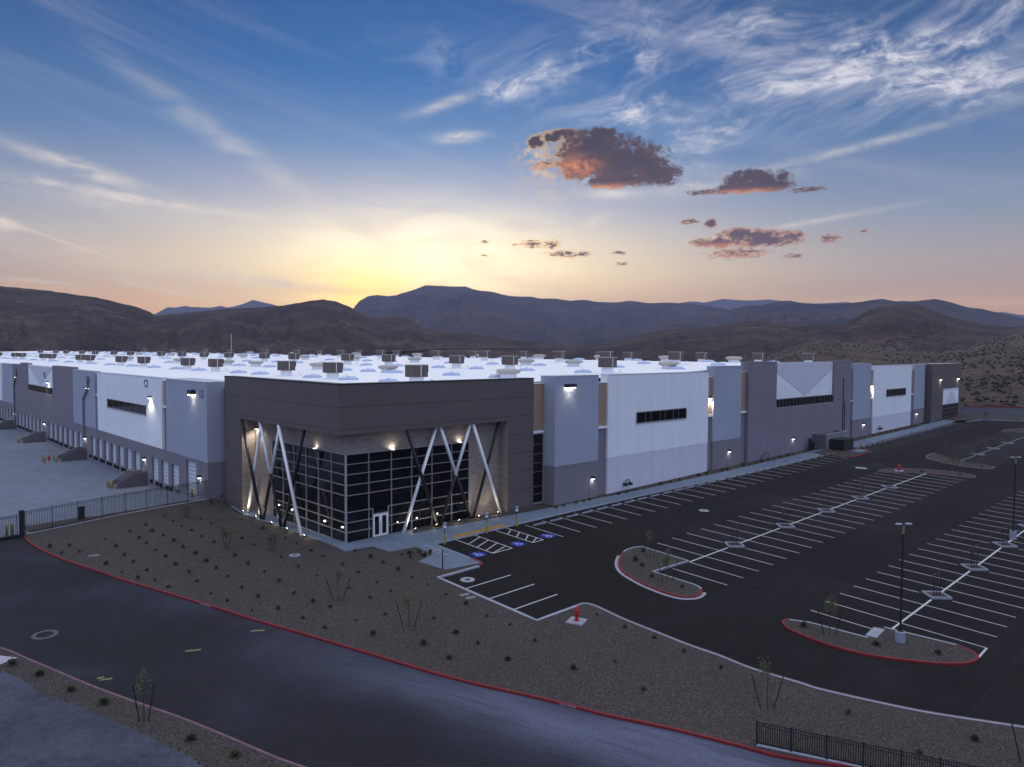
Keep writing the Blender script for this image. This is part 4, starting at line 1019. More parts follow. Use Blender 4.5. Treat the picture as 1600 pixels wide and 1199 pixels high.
# small wall signs: bay letters near the parapet
def facetext(txt, y, z, size, m_):
    cu = bpy.data.curves.new('lettering', 'FONT'); cu.body = txt; cu.size = size; cu.extrude = 0.03
    to = bpy.data.objects.new('wall_lettering', cu); COL.objects.link(to)
    dg = bpy.context.evaluated_depsgraph_get(); me = bpy.data.meshes.new_from_object(to.evaluated_get(dg)); COL.objects.unlink(to); bpy.data.objects.remove(to)
    me.transform(Matrix(((0, 0, -1, XF-.03), (-1, 0, 0, y), (0, 1, 0, z), (0, 0, 0, 1))))
    me.materials.clear(); me.materials.append(m_)
    o = bpy.data.objects.new('wall_lettering', me); COL.objects.link(o); o.parent = wh; o.location = -B0
M_sign = mat('slate_sign_letters', (0.13, 0.13, 0.2), 0.6)
facetext('C2', 111.9, 16.1, 1.5, M_sign)
facetext('L2', 90.6, 15.6, 1.4, M_sign)
facetext('V2', 178.5, 15.4, 1.6, M_sign)

# ---- brown entrance volume
ZS, ZT = 13.5, 18.25
XB, YB = 34.5, 60.1
bm = bmesh.new()
box(bm, XB, XB+.6, YB, 86.6, ZS, ZT)                 # long overhang wall, left side
box(bm, XB+.603, 60.4, YB, YB+.6, ZS, ZT)            # right side
box(bm, XB, 38.2, 82.0, 86.6, 1.6, ZS-.003)          # left pier
box(bm, 56.3, 60.4, YB, 63.2, 1.6, ZS-.003)          # right pier
wp('brown_cladding', bm, M_brown)
bm = bmesh.new()
box(bm, XB-.05, XB+.66, YB-.05, 86.65, ZT+.003, ZT+.09); box(bm, XB+.665, 60.45, YB-.05, YB+.66, ZT+.003, ZT+.09)
wp('parapet_cap', bm, M_darkmetal)
bm = bmesh.new(); box(bm, XB+.61, 40, YB+.61, 86.3, ZS+.0, ZS+.25); box(bm, 40.003, 60.2, YB+.61, 66, ZS, ZS+.25); wp('soffit', bm, M_stone)
bm = bmesh.new(); box(bm, XB+.9, 60.4, YB+.9, YB+1.1, 17.2, 18.36); box(bm, XB+.9, XB+1.1, YB+1.103, 86.4, 17.2, 18.36); wp('roof_upstand', bm, M_cap)
bm = bmesh.new(); box(bm, XB+.605, 36.2, 86.0, 88.29, 1.5, 16.9); wp('wall_panel', bm, M_brownplain)
bm = bmesh.new(); box(bm, 36.21, 60.9, 61.5+.4, 90, 17.003, 17.02) if False else box(bm, XB+1.12, 61.0, YB+1.12, 61.8, 16.9, 17.1); box(bm, XB+1.12, 36.4, 61.81, 88.2, 16.9, 17.1); wp('roof_edge', bm, M_roof)
# stone wall over and beside the glass
GX, GY, GZ0, GZ1 = 36.1, 61.5, 2.64, 11.42
bm = bmesh.new()
box(bm, GX, GX+.3, GY, 82.0, GZ1, ZS-.003); box(bm, GX+.303, 56.3, GY, GY+.3, GZ1, ZS-.003)
box(bm, GX, GX+.3, 77.42, 81.997, 1.8, GZ1-.003); box(bm, 51.74, 56.297, GY, GY+.3, 1.8, GZ1-.003)
box(bm, XB+.06, GX-.003, 81.9, 81.997, 1.8, ZS-.006); box(bm, 56.2, 56.297, YB+.06, GY-.003, 1.8, ZS-.006)
wp('stone_wall', bm, M_stone)
def zrows(): return [10.4, 9.4, 8.36, 7.35, 5.7, 4.7, 3.74]
yv = [GY+0.0]+[vplane_y for vplane_y in (64.3, 67.0, 69.6, 72.3, 74.8)]+[77.4]
xv = [36.1, 38.75, 41.25, 43.85, 46.5, 49.2, 51.72]
xv = [36.1]
for px_ in (576.5, 611.9, 643.5, 675.2, 705.9):
    d = ray(px_, 760); xv.append(d.x*GY/d.y)
xv.append(51.72)
yv = [GY]
for px_ in (517.5, 497, 478, 459.3, 442):
    d = ray(px_, 760); yv.append(d.y*GX/d.x)
yv.append(77.4)
DX0, DX1 = ray(582, 820).x*GY/ray(582, 820).y, ray(607.3, 820).x*GY/ray(607.3, 820).y
for side, (a0, a1) in (('x', (GY, 77.4)), ('y', (GX, 51.72))):
    bm = bmesh.new()
    if side == 'x': box(bm, GX+.12, GX+.16, GY+.1, 77.4, GZ0, GZ1-.005)
    else:
        box(bm, GX+.165, DX0, GY+.12, GY+.16, GZ0, GZ1-.005); box(bm, DX1, 51.72, GY+.12, GY+.16, GZ0, GZ1-.005); box(bm, DX0+.002, DX1-.002, GY+.12, GY+.16, 5.75, GZ1-.005)
    cw = wp('glass_wall', bm, M_glass)
    bm = bmesh.new()
    def bx(a0_, a1_, z0, z1, t=.1):
        if side == 'x': box(bm, GX-.02, GX+.118, a0_, a1_, z0, z1)
        else: box(bm, a0_, a1_, GY-.02, GY+.118, z0, z1)
    vs_ = yv if side == 'x' else xv
    for v_ in vs_[1:-1]: bx(v_-.032, v_+.032, GZ0, GZ1)
    bx(vs_[-1]-.09, vs_[-1]+.01, GZ0, GZ1)
    for z in zrows():
        for p_, q_ in zip(vs_, vs_[1:]):
            if side == 'y' and z < 5.75 and q_ > DX0 and p_ < DX1:
                if DX0-p_ > .3: bx(p_+.043, DX0-.05, z-.035, z+.035)
                if q_-DX1 > .3: bx(DX1+.05, q_-.043, z-.035, z+.035)
                continue
            bx(p_+.036, q_-.036, z-.027, z+.027)
    segs = [(vs_[0]+.13, vs_[-1]-.1)] if side == 'x' else [(vs_[0]+.13, DX0-.06), (DX1+.06, vs_[-1]-.1)]
    for p_, q_ in segs: bx(p_, q_, GZ0-.25, GZ0+.08)
    bx(vs_[0]+.13, vs_[-1]-.1, GZ1-.08, GZ1-.003)
    obj('mullions', bm, M_alu, cw)
bm = bmesh.new(); box(bm, GX-.05, GX+.12, GY-.05, GY+.12, GZ0-.2, GZ1-.003); wp('corner_post', bm, M_alu)
# entrance door
bm = bmesh.new(); zt = 5.05
box(bm, DX0, DX0+.09, GY-.03, GY+.1, GZ0, 5.7); box(bm, DX1-.09, DX1, GY-.03, GY+.1, GZ0, 5.7); box(bm, DX0+.092, DX1-.092, GY-.028, GY+.1, zt, zt+.12)
dr = wp('entrance_door', bm, M_alu)
mx = (DX0+DX1)/2
bm = bmesh.new(); box(bm, DX0+.092, DX1-.092, GY+.05, GY+.08, GZ0+.05, zt-.003); box(bm, DX0+.092, DX1-.092, GY+.05, GY+.08, zt+.123, 5.66); obj('pane', bm, M_glass, dr)
for s_, (a, b) in enumerate(((DX0+.095, mx-.01), (mx+.01, DX1-.095))):
    bm = bmesh.new(); t_ = .16
    box(bm, a, a+t_, GY-.02, GY+.045, GZ0+.02, zt-.005); box(bm, b-t_, b, GY-.02, GY+.045, GZ0+.02, zt-.005)
    box(bm, a+t_+.001, b-t_-.001, GY-.018, GY+.044, GZ0+.02, GZ0+.35); box(bm, a+t_+.001, b-t_-.001, GY-.018, GY+.044, zt-.2, zt-.006)
    obj('door_leaf', bm, M_whitemetal, dr)
bm = bmesh.new(); path(bm, [(mx-.12, GY-.1, 3.2), (mx-.12, GY-.1, 4.3)], .02); path(bm, [(mx+.12, GY-.1, 3.2), (mx+.12, GY-.1, 4.3)], .02); obj('handle', bm, M_alu, dr)
# slanted columns
def column(p, q, m1, split=None, m2=None):
    r = .17
    if split is None:
        bm = bmesh.new(); tube(bm, p, q, r, r, 10); o = wp('slanted_column', bm, m1, 'white slanted column' if m1 is M_whitemetal else 'dark slanted column', smooth=True)
    else:
        s = Vector(p).lerp(Vector(q), split)
        bm = bmesh.new(); tube(bm, p, s, r, r, 10); wp('slanted_column', bm, m1, 'dark lower half of a slanted column', smooth=True)
        bm = bmesh.new(); tube(bm, s, q, r, r, 10); wp('slanted_column', bm, m2, 'white upper half of a slanted column', smooth=True)
XC, YC, zb, zt2 = 34.72, 60.52, 2.5, 13.5
front = {82.0: 0, 67.55: 0, 46.6: 0, 55.6: 0}
for a, b, w in ((76.9, 82.0, 'd'), (81.3, 77.4, 'w'), (72.4, 77.4, 's'), (76.9, 72.5, 's'), (67.55, 72.5, 'w'), (72.2, 67.4, 'd')):
    off = {(76.9, 82.0): -.17, (81.3, 77.4): .18, (67.55, 72.5): -.17, (72.2, 67.4): .18}.get((a, b), 0)
    p, q = (XC+off, a, zb), (XC+off, b, zt2)
    if w == 's': column(p, q, M_darkmetal, .505, M_whitemetal)
    else: column(p, q, M_darkmetal if w == 'd' else M_whitemetal)
for a, b, w in ((42.1, 46.5, 'w'), (46.6, 42.4, 'd'), (51.3, 46.85, 's'), (46.75, 51.0, 's'), (55.6, 51.25, 'w'), (51.45, 55.4, 'd')):
    off = {(42.1, 46.5): .18, (46.6, 42.4): -.17, (55.6, 51.25): -.17, (51.45, 55.4): .18}.get((a, b), 0)
    p, q = (a, YC+off, zb), (b, YC+off, zt2)
    if w == 's': column(p, q, M_darkmetal, .505, M_whitemetal)
    else: column(p, q, M_darkmetal if w == 'd' else M_whitemetal)
# ---- far brown entrance at the right end
bm = bmesh.new(); box(bm, 194.2, 203.0, 57.3, 60.4, 2.5, 18.85); box(bm, 203.003, 217.5, 57.3, 60.4, 12.6, 18.85); box(bm, 216.4, 217.5, 57.3, 60.4, 2.5, 12.597); box(bm, 217.503, 221.2, 58.2, 60.4, 2.5, 18.6)
wp('brown_cladding', bm, M_brown)
bm = bmesh.new(); parapet_cap(bm, 194.2, 217.5, 57.3, 60.4, 18.853); wp('parapet_cap', bm, M_galv)
bm = bmesh.new(); box(bm, 203.003, 216.397, 57.45, 57.7, 8.6, 12.597); wp('wall_panel', bm, M_white)
tri_panel(205, 215, 8.7, 12.4, 57.447, .05, inv=True)
window_band(203.1, 216.3, 4.3, 8.55, 57.5, rng(203.1, 216.3, 5), hb=[7.5, 6.4, 5.3])
bm = bmesh.new(); box(bm, 203.0, 216.4, 57.46, 58.2, 2.5, 4.3); wp('wall_panel', bm, M_brownplain)
# ---- side doors, lamps
def add_light(name, loc, rot, power, color=(1, .93, .78), kind='SPOT', size=120, blend=.6, rad=.08, parent=None):
    l = bpy.data.lights.new(name, kind); l.energy = power; l.color = color; l.shadow_soft_size = rad
    if kind == 'SPOT': l.spot_size = radians(size); l.spot_blend = blend
    o = bpy.data.objects.new(name, l); COL.objects.link(o); o.location = loc; o.rotation_euler = rot
    if parent: o.parent = parent; o.location = Vector(loc)-B0 if parent is wh else Vector(loc)
    return o
def wall_lamp(x, y, z, ax, power=260, w=.5, col=(1, .96, .84), tilt=0.25, size=125, small=False):
    """wall pack: dark hood over a lit lens, throwing light down the wall. ax: outward direction"""
    ox, oy = ax; bm = bmesh.new(); d = .4
    if ox: box(bm, x+ox*.0 if ox > 0 else x-d, x if ox < 0 else x+d, y-w/2, y+w/2, z, z+.3)
    else: box(bm, x-w/2, x+w/2, y-d, y, z, z+.3)
    lm = wp('wall_lamp', bm, M_darkmetal)
    bm = bmesh.new()
    if ox: box(bm, x-d+.05, x-.06, y-w/2+.05, y+w/2-.05, z-.09, z-.003)
    else: box(bm, x-w/2+.05, x+w/2-.05, y-d+.05, y-.06, z-.09, z-.003)
    obj('lens', bm, M_lampc if small else M_lamp, lm)
    cx, cy = x+ox*.28, y+oy*.28
    # aim down and slightly to the wall
    dirn = Vector((-ox*tilt, -oy*tilt, -1)).normalized()
    add_light('wall_lamp_light', (cx, cy, z-.15), (-dirn).to_track_quat('Z', 'Y').to_euler(), power, col, size=size, parent=wh)
FR, LF = (0, -1), (-1, 0)
for y, p in ((108.9, 620), (142.7, 500), (208.5, 500)): wall_lamp(XF, y, 14.6, LF, p)
wall_lamp(XF+.1, 174.5, 14.4, LF, 700)
wall_lamp(96.85, YF+.29, 14.5, FR, 480, size=150, tilt=.1); wall_lamp(160.2, YF+.29, 14.5, FR, 480, size=150, tilt=.1)
wall_lamp(200.4, 57.3, 14.9, FR, 160); wall_lamp(214.6, 57.3, 14.9, FR, 160)
# floodlights on the corner blocks
def flood(x, y, z, ax, n=4):
    bm = bmesh.new(); ox, oy = ax
    if oy:
        for k in range(n): box(bm, x-.8+k*.42, x-.8+k*.42+.36, y-.55, y-.003, z, z+.42)
    else: box(bm, x-.55, x-.003, y-.7, y+.7, z, z+.55)
    fl = wp('floodlight', bm, M_black)
    bm = bmesh.new()
    if oy: box(bm, x-.72, x+.72, y-.45, y-.03, z-.12, z-.003)
    else: box(bm, x-.48, x-.03, y-.6, y+.6, z-.14, z-.003)
    obj('lens', bm, M_lamp, fl)
    add_light('floodlight_light', (x+ox*.5, y+oy*.5, z-.3), (0, 0, 0), 60, (1, .95, .75), size=110, parent=wh)
flood(64.9, YF, 17.15, FR); flood(XF, 92.6, 15.9, LF)
def side_door(x, y, ax, z, lamp=True, w=1.0):
    h = 2.15
    bm = bmesh.new()
    if ax == FR: box(bm, x-w/2, x+w/2, y-.04, y-.003, z, z+h)
    else: box(bm, x-.04, x-.003, y-w/2, y+w/2, z, z+h)
    dr_ = wp('side_door', bm, M_mandoor)
    bm = bmesh.new()
    if ax == FR: box(bm, x+w/2-.16, x+w/2-.08, y-.1, y-.042, z+1.0, z+1.05); 
    else: box(bm, x-.1, x-.042, y+w/2-.16, y+w/2-.08, z+1, z+1.05)
    obj('handle', bm, M_alu, dr_)
    if lamp: wall_lamp(x, y, z+h+.25, ax, 26, .34, (.95, 1, 1), small=True, size=140)
for x in (69.3, 102.2, 123.4, 155.6, 187.6): side_door(x, YF if x != 123.4 else YF-.25, FR, g(x, 58)+.15)
for y in (111.9, 144.9, 178.2, 211.6): side_door(XF+.02, y, LF, 3.2)
side_door(XF+.02, 90.6, LF, 3.3)
# fire department connections low on the white panels
for x in (76.3, 164.5):
    bm = bmesh.new(); zb_ = g(x, 58)+1.05
    pts = [(x-.75+.5*(1-cos(t*pi/8)), YF-.25, zb_+.55*sin(t*pi/8)) for t in range(9)]
    path(bm, [(x-.5, YF-.25, zb_)]+[(x-.5*cos(t*pi/8), YF-.25, zb_+.5*sin(t*pi/8)) for t in range(9)], .06)
    for q in (-.55, .5): tube(bm, (x+q, YF-.003, zb_-.05), (x+q, YF-.6, zb_-.1), .15, .19, 10); tube(bm, (x+q-.18, YF-.4, zb_-.1), (x+q-.4, YF-.6, zb_-.15), .1, .12, 8)
    wp('fire_hose_connection', bm, M_black)
for x in (113.0,):
    bm = bmesh.new(); zb_ = g(x, 58)+.5
    path(bm, [(x-1.6, YF-.55, zb_-.3), (x-1.4, YF-.55, zb_+.1), (x-.6, YF-.55, zb_+.25), (x+.2, YF-.55, zb_+.9), (x+1.0, YF-.55, zb_+.5), (x+1.5, YF-.55, zb_-.3)], .05)
    wp('pipework', bm, M_darkmetal)
# vertical conduits on ribbed wall
bm = bmesh.new(); box(bm, 144.6, 144.75, YF-.37, YF-.253, 4.6, 16.5); box(bm, 145.5, 145.6, YF-.37, YF-.253, 4.6, 12.0); wp('conduit', bm, M_darkmetal)

# ---- skylights, part of the roof
def skylight_mesh():
    bm = bmesh.new(); L_, W_ = 2.6, 1.25
    box(bm, -L_/2, L_/2, -W_/2, W_/2, -.2, .14)
    n = 12; pr = None
    for i in range(n+1):
        u = -1+2*i/n; x = u*L_/2*.97
        h = .14+.42*(1-u*u)**.5*(.86+.14*cos(u*9)) if abs(u) < 1 else .141
        ring = [bm.verts.new((x, W_/2*.95*cos(t*pi/6), .142+(h-.14)*sin(t*pi/6))) for t in range(7)]
        if pr:
            for k in range(6): bm.faces.new((pr[k], ring[k], ring[k+1], pr[k+1]))
        pr = ring
    me = bpy.data.meshes.new('skylight'); bm.to_mesh(me); bm.free(); me.materials.append(M_sky)
    for p_ in me.polygons: p_.use_smooth = len(p_.vertices) == 4 and False
    return me
skm = skylight_mesh(); nsk = 0
sky_rows = {51: [76.5, 86, 96, 113.5, 122, 140, 152, 166, 181, 199, 217, 242, 262, 291, 310], 66.3: [73, 83, 97.5, 105.5, 113, 135.5, 143, 158, 172, 188, 203, 225, 246, 270], 82.2: [71.5, 83.5, 96, 106.8, 120, 131.5, 150, 162, 173, 191, 214, 236, 254, 282], 98.5: [66, 78, 96.5, 110, 124, 146, 157, 176, 196, 222, 250, 286], 114.5: [68, 84, 101, 123, 141, 160, 185, 214], 131: [66, 80, 98, 115]}
for x, ys_ in sky_rows.items():
    for y in ys_:
        if nsk >= 100: break
        o = bpy.data.objects.new('skylight', skm); COL.objects.link(o); o.parent = roof; o.location = (x, y, roofz(x)+.01); o.rotation_euler = (0, -.0263 if x < 128 else .0263, -.72+random.uniform(-.05, .05)); nsk += 1

bm = bmesh.new()
for x in (51, 66.3, 82.2, 98.5, 114.5, 131, 148, 164):
    y = (max(sky_rows[x])+16) if x in sky_rows else 66
    while y < 560:
        q = len(bm.verts); bm.from_mesh(skm); bm.verts.ensure_lookup_table()
        ca, sa = cos(-.72), sin(-.72)
        for v in bm.verts[q:]: v.co = Vector((x+v.co.x*ca-v.co.y*sa, y+v.co.x*sa+v.co.y*ca, roofz(x)+v.co.z+.01))
        y += random.choice((11, 12, 17, 19))
o = obj('distant_skylights', bm, M_sky, roof); o['kind'] = 'stuff'
# ------------------------------------------------------------------ rooftop coolers and vents
def make_cooler():
    t = thing('rooftop_cooler', 'c', 'cooler', (0, 0, 0), 0, 'brown boxy coolers standing on the white roof')
    bm = bmesh.new(); box(bm, -1.0, 1.0, -.95, .95, .85, 2.25)
    bmesh.ops.bevel(bm, geom=list(bm.edges), offset=.04, segments=1); body = obj('cabinet', bm, M_cooler, t)
    bm = bmesh.new(); box(bm, -1.04, 1.04, -1.0, 1.0, 2.252, 2.33); obj('lid', bm, M_galv, t)
    bm = bmesh.new(); box(bm, 1.003, 1.32, -.6, .5, 1.45, 2.2); obj('side_hood', bm, M_cooler, t)
    bm = bmesh.new()
    box(bm, -.04, .04, -.975, -.953, .9, 2.24)
    obj('corner_trim', bm, M_whitemetal, t)
    bm = bmesh.new(); box(bm, -.62, .62, -.62, .62, -.1, .848); obj('curb', bm, M_roof, t)
    bm = bmesh.new(); path(bm, [(1.45, -.9, .5), (1.75, -.9, .45), (1.8, -1.1, .05)], .04, 5); obj('drain_pipe', bm, M_galv, t)
    return t
def make_vent():
    t = thing('roof_vent', 'v', 'vent', (0, 0, 0), 0, 'low cream exhaust hoods on the white roof')
    bm = bmesh.new(); lathe(bm, [(1.1, -.1), (1.1, .55)], 8); obj('curb', bm, M_roof, t)
    bm = bmesh.new(); lathe(bm, [(1.15, .5), (1.35, .6), (1.62, .66), (1.62, 1.02), (1.5, 1.1), (.9, 1.2), (.0001, 1.22)][:6]+[(.3, 1.22)], 8); obj('hood', bm, M_vent, t)
    return t
cool0 = make_cooler(); vent0 = make_vent(); usedc = False; usedv = False
cool_rows = {51: ('front', [70.5, 90.2, 104.2, 132, 146, 173, 190, 222, 232, 268, 280, 316, 330, 366, 380, 414, 428]),
             83: ('second', [67.4, 88.3, 102.4, 124.3, 140.4, 165.5, 182, 207, 226, 245, 265, 300, 322, 350, 372, 402, 424, 460]),
             114.8: ('third', [77, 93.5, 106.5, 131, 150, 176, 198, 228, 252, 284, 310, 350, 390]),
             146: ('fourth', [66, 77, 91, 112, 121, 136, 149.5, 172, 190, 215, 240, 270])}
for x, (rn, ys_) in cool_rows.items():
    for i, y in enumerate(ys_):
        lab = f'brown boxy roof cooler, {ordw(i+1)} from the right in the {rn} row'
        loc = (x+(0.8 if y > 200 else 0), y, roofz(x)+.02); rz = random.uniform(-.04, .04)
        if not usedc: cool0.location = loc; cool0.rotation_euler.z = rz; cool0['label'] = lab; usedc = True
        else: dup(cool0, loc, rz, lab)
vent_rows = {66.5: ('front', [71, 99.8, 123, 150, 165, 196, 240]), 98.6: ('second', [67.5, 88, 100.3, 137, 163, 190, 232, 265, 300, 340]), 130.5: ('third', [74, 90, 108, 128, 150, 180, 215, 260, 300])}
for x, (rn, ys_) in vent_rows.items():
    for i, y in enumerate(ys_):
        lab = f'low cream exhaust hood, {ordw(i+1)} from the right in the {rn} hood row'
        loc = (x, y, roofz(x)+.02)
        if not usedv: vent0.location = loc; vent0['label'] = lab; usedv = True
        else: dup(vent0, loc, 0, lab)

# ------------------------------------------------------------------ dock ramps, bollards
def make_ramp():
    t = thing('dock_stair', 's', 'dock steps', (0, 0, 0), 0, 'concrete dock steps along the truck court')
    # local: x outward from wall (negative X world), top level 1.45 above court
    prof = [(0, -.3), (3.9, -.3), (3.9, .85), (3.5, 1.0), (1.6, 2.0), (0, 2.1)]
    for yy in (-1.3, 1.0):
        bm = bmesh.new(); a = [bm.verts.new((-x, yy, z)) for x, z in prof]; b = [bm.verts.new((-x, yy+.25, z)) for x, z in prof]
        bm.faces.new(a); bm.faces.new(b[::-1])
        for i in range(len(a)): bm.faces.new((a[i], b[i], b[(i+1) % len(a)], a[(i+1) % len(a)]))
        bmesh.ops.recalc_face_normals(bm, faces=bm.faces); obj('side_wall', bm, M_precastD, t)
    bm = bmesh.new()
    box(bm, -1.6, 0, -1.04, .99, -.3, 1.45)
    for k in range(8): box(bm, -1.61-.32*(k+1), -1.61-.32*k-.003, -1.04, .99, -.3, 1.45-.165*(k+1)) if k < 7 else None
    obj('steps', bm, M_precast, t)
    bm = bmesh.new()
    for yy in (-1.18, 1.12): path(bm, [(-.2, yy, 2.45), (-1.6, yy, 2.35), (-3.7, yy, 1.3)], .025, 5)
    obj('handrail', bm, M_galv, t)
    return t
ramp0 = make_ramp()
for i, y in enumerate((112.6, 146.0, 179.3, 212.6, 246)):
    lab = ['concrete dock steps with a yellow-posted foot, nearest the black fence', 'concrete dock steps beside the red hydrant in the truck court', 'third concrete dock steps counted from the entrance corner', 'concrete dock steps at the left edge of the truck court view', 'farthest concrete dock steps, beyond the other four'][i]
    loc = (XF-.01, y, g(20, y)+.0)
    if i == 0: ramp0.location = loc; ramp0['label'] = lab
    else: dup(ramp0, loc, 0, lab)
def bollard_mesh(): 
    bm = bmesh.new(); lathe(bm, [(.11, -.1), (.11, 1.08), (.08, 1.14), (.02, 1.16)], 12)
    return bm
b0 = tag(obj('bollard', bollard_mesh(), M_yelpost, smooth=True), 'x', 'bollard', 'yellow posts in the truck court')
bpts = [((175, 762), 'leftmost yellow bollard at the foot of the nearest dock steps'), ((179, 763.5), 'middle yellow bollard at the foot of the nearest dock steps'), ((183, 764.5), 'rightmost yellow bollard at the foot of the nearest dock steps'),
        ((67.5, 721), 'far left yellow bollard of the pair left of the court hydrant'), ((70.5, 724), 'near left yellow bollard beside the court hydrant'), ((84, 720), 'first yellow bollard right of the court hydrant'), ((88, 722.5), 'second yellow bollard right of the court hydrant'),
        ((32, 692), 'left yellow bollard at the foot of the third dock steps'), ((34.5, 693.5), 'right yellow bollard at the foot of the third dock steps'),
        ((10.5, 838), 'left yellow bollard behind the black gate'), ((19, 836), 'right yellow bollard behind the black gate')]
for i, (p, lab) in enumerate(bpts):
    c = gp(*p); o = b0 if i == 0 else b0.copy()
    if i in (0, 1, 2): c = Vector((28.5, 113.9-1.1*i, g(28.5, 113)))
    if i in (7, 8): c = Vector((28.5, 180.2-1.4*(i-7), g(28.5, 180)))
    if i: COL.objects.link(o)
    o.location = c; o['label'] = lab
bx0 = tag(obj('bollard', bollard_mesh(), M_yelpost, smooth=True, loc=(32.2, 96.3, g(32, 96))), 'yellow bollard left of the tall drive-in door', 'bollard', 'yellow posts in the truck court')
bx1 = bx0.copy(); COL.objects.link(bx1); bx1.location = (32.2, 91.3, g(32, 91)); bx1['label'] = 'yellow bollard right of the tall drive-in door'
# hydrants
def make_hydrant(pad=True):
    t = thing('fire_hydrant', 'h', 'hydrant', (0, 0, 0), 0, 'red fire hydrants')
    bm = bmesh.new(); lathe(bm, [(.2, 0), (.2, .06), (.13, .08), (.13, .6), (.19, .62), (.19, .68), (.15, .7), (.13, .8), (.07, .9), (.03, .92)], 14); obj('body', bm, M_redh, t, smooth=False)
    bm = bmesh.new(); tube(bm, (-.25, 0, .5), (.25, 0, .5), .07, .07, 8); obj('side_outlet', bm, M_redh, t)
    bm = bmesh.new(); tube(bm, (0, 0, .42), (0, -.26, .42), .1, .1, 8); obj('front_outlet', bm, M_redh, t)
    bm = bmesh.new(); tube(bm, (0, 0, .9), (0, 0, .98), .035, .03, 5); obj('top_nut', bm, M_redh, t)
    bm = bmesh.new(); box(bm, -.62, .62, -.62, .62, -.2, 0.0); obj('concrete_pad', bm, M_kerb, t)
    return t
h0 = make_hydrant(); c = gp(901, 974); h0.location = c+Vector((0, 0, .2)); h0.rotation_euler.z = .35; h0['label'] = 'red hydrant on a square pad in the gravel by the car park corner'; h0.scale = (1, 1, 1.15)
c = gp(76.5, 722); dup(h0, c+Vector((0, 0, .1)), .3, 'red hydrant between yellow bollards in the truck court')
c = gp(1404.5, 737.5); dup(h0, c+Vector((0, 0, .2)), .3, 'red hydrant on the planted island in the far car park')

# ------------------------------------------------------------------ iron fences and gate
def fence(name, label, pts, h, cat='fence', pick=.14, thick=0, kerbm=True, posts_w=.07):
    c = Vector((pts[0][0], pts[0][1], g(*pts[0])))
    t = thing(name, label, cat, c)
    for i, (a, b) in enumerate(zip(pts, pts[1:])):
        za, zb_ = g(*a)+.12, g(*b)+.12
        bm = bmesh.new()
        obox(bm, a, b, .04, za+.15, za+.19, zb_+.15, zb_+.19); obox(bm, a, b, .045, za+h-.04, za+h, zb_+h-.04, zb_+h); obox(bm, a, b, .04, za+h-.22, za+h-.19, zb_+h-.22, zb_+h-.19)
        L = hypot(b[0]-a[0], b[1]-a[1]); n = int(L/pick)
        for k in range(1, n):
            f = k/n; x, y = a[0]+(b[0]-a[0])*f, a[1]+(b[1]-a[1])*f; z = za+(zb_-za)*f
            box(bm, x-.016, x+.016, y-.016, y+.016, z+.12, z+h-.005)
        o = obj('panel', bm, M_black, t); o.location = -c
    for a in pts:
        bm = bmesh.new(); box(bm, a[0]-posts_w/2, a[0]+posts_w/2, a[1]-posts_w/2, a[1]+posts_w/2, g(*a)-.1, g(*a)+.12+h+.06); o = obj('post', bm, M_black, t); o.location = -c
    return t
fpts = [gp(*p) for p in [(39, 838), (81.5, 829), (124, 820), (164, 811.5), (188, 807), (226, 799), (262, 791), (297, 783.5)]]
fpts = [(13.6, 83.5)]+[(13.6+(32.7-13.6)*k/8, 83.5+(88.0-83.5)*k/8) for k in range(1, 8)]+[(32.75, 88.0)]
fence('iron_fence', 'long black iron fence between the gravel bed and truck court', fpts, 2.25)
kerb('kerb', fpts, M_kerb, w=.22, up=.16)
gt = fence('sliding_gate', 'black iron gate at the left edge closing the truck court road', [(2.4, 81.6), (5.8, 82.1), (9.3, 82.7), (12.9, 83.25)], 2.1, 'gate')
bm = bmesh.new(); obox(bm, (2.4, 81.6), (13.1, 83.3), .12, g(5, 82)+.05, g(5, 82)+.25, g(13, 83)+.05, g(13, 83)+.25); o = obj('bottom_rail', bm, M_black, gt); o.location = -gt.location
bm = bmesh.new(); box(bm, 13.1, 13.5, 83.2, 83.6, 3.0, 5.75); gpst = tag(obj('gate_post', bm, M_black), 'thick black gate post where gate and fence meet', 'post')
bm = bmesh.new(); box(bm, 18.9, 19.45, 86.6, 87.0, 3.0, 4.75); tag(obj('gate_control_box', bm, M_black), 'black box pedestal just behind the iron fence', 'control box')
fp2 = [gp(*p) for p in [(1182, 1168), (1235.5, 1180), (1291, 1191.5)]]
d_ = (Vector(fp2[2][:2])-Vector(fp2[0][:2]))/2
f2 = [(fp2[0].x+d_.x*k, fp2[0].y+d_.y*k) for k in range(8)]
f2g = [(v[0], v[1]) for v in f2]
fence('iron_fence', 'short black iron fence on the red road kerb at the bottom right', f2g, 1.25, pick=.105)
kerb('kerb', [(v[0]-.0, v[1]) for v in f2g], M_kerb, w=.16, up=.17)

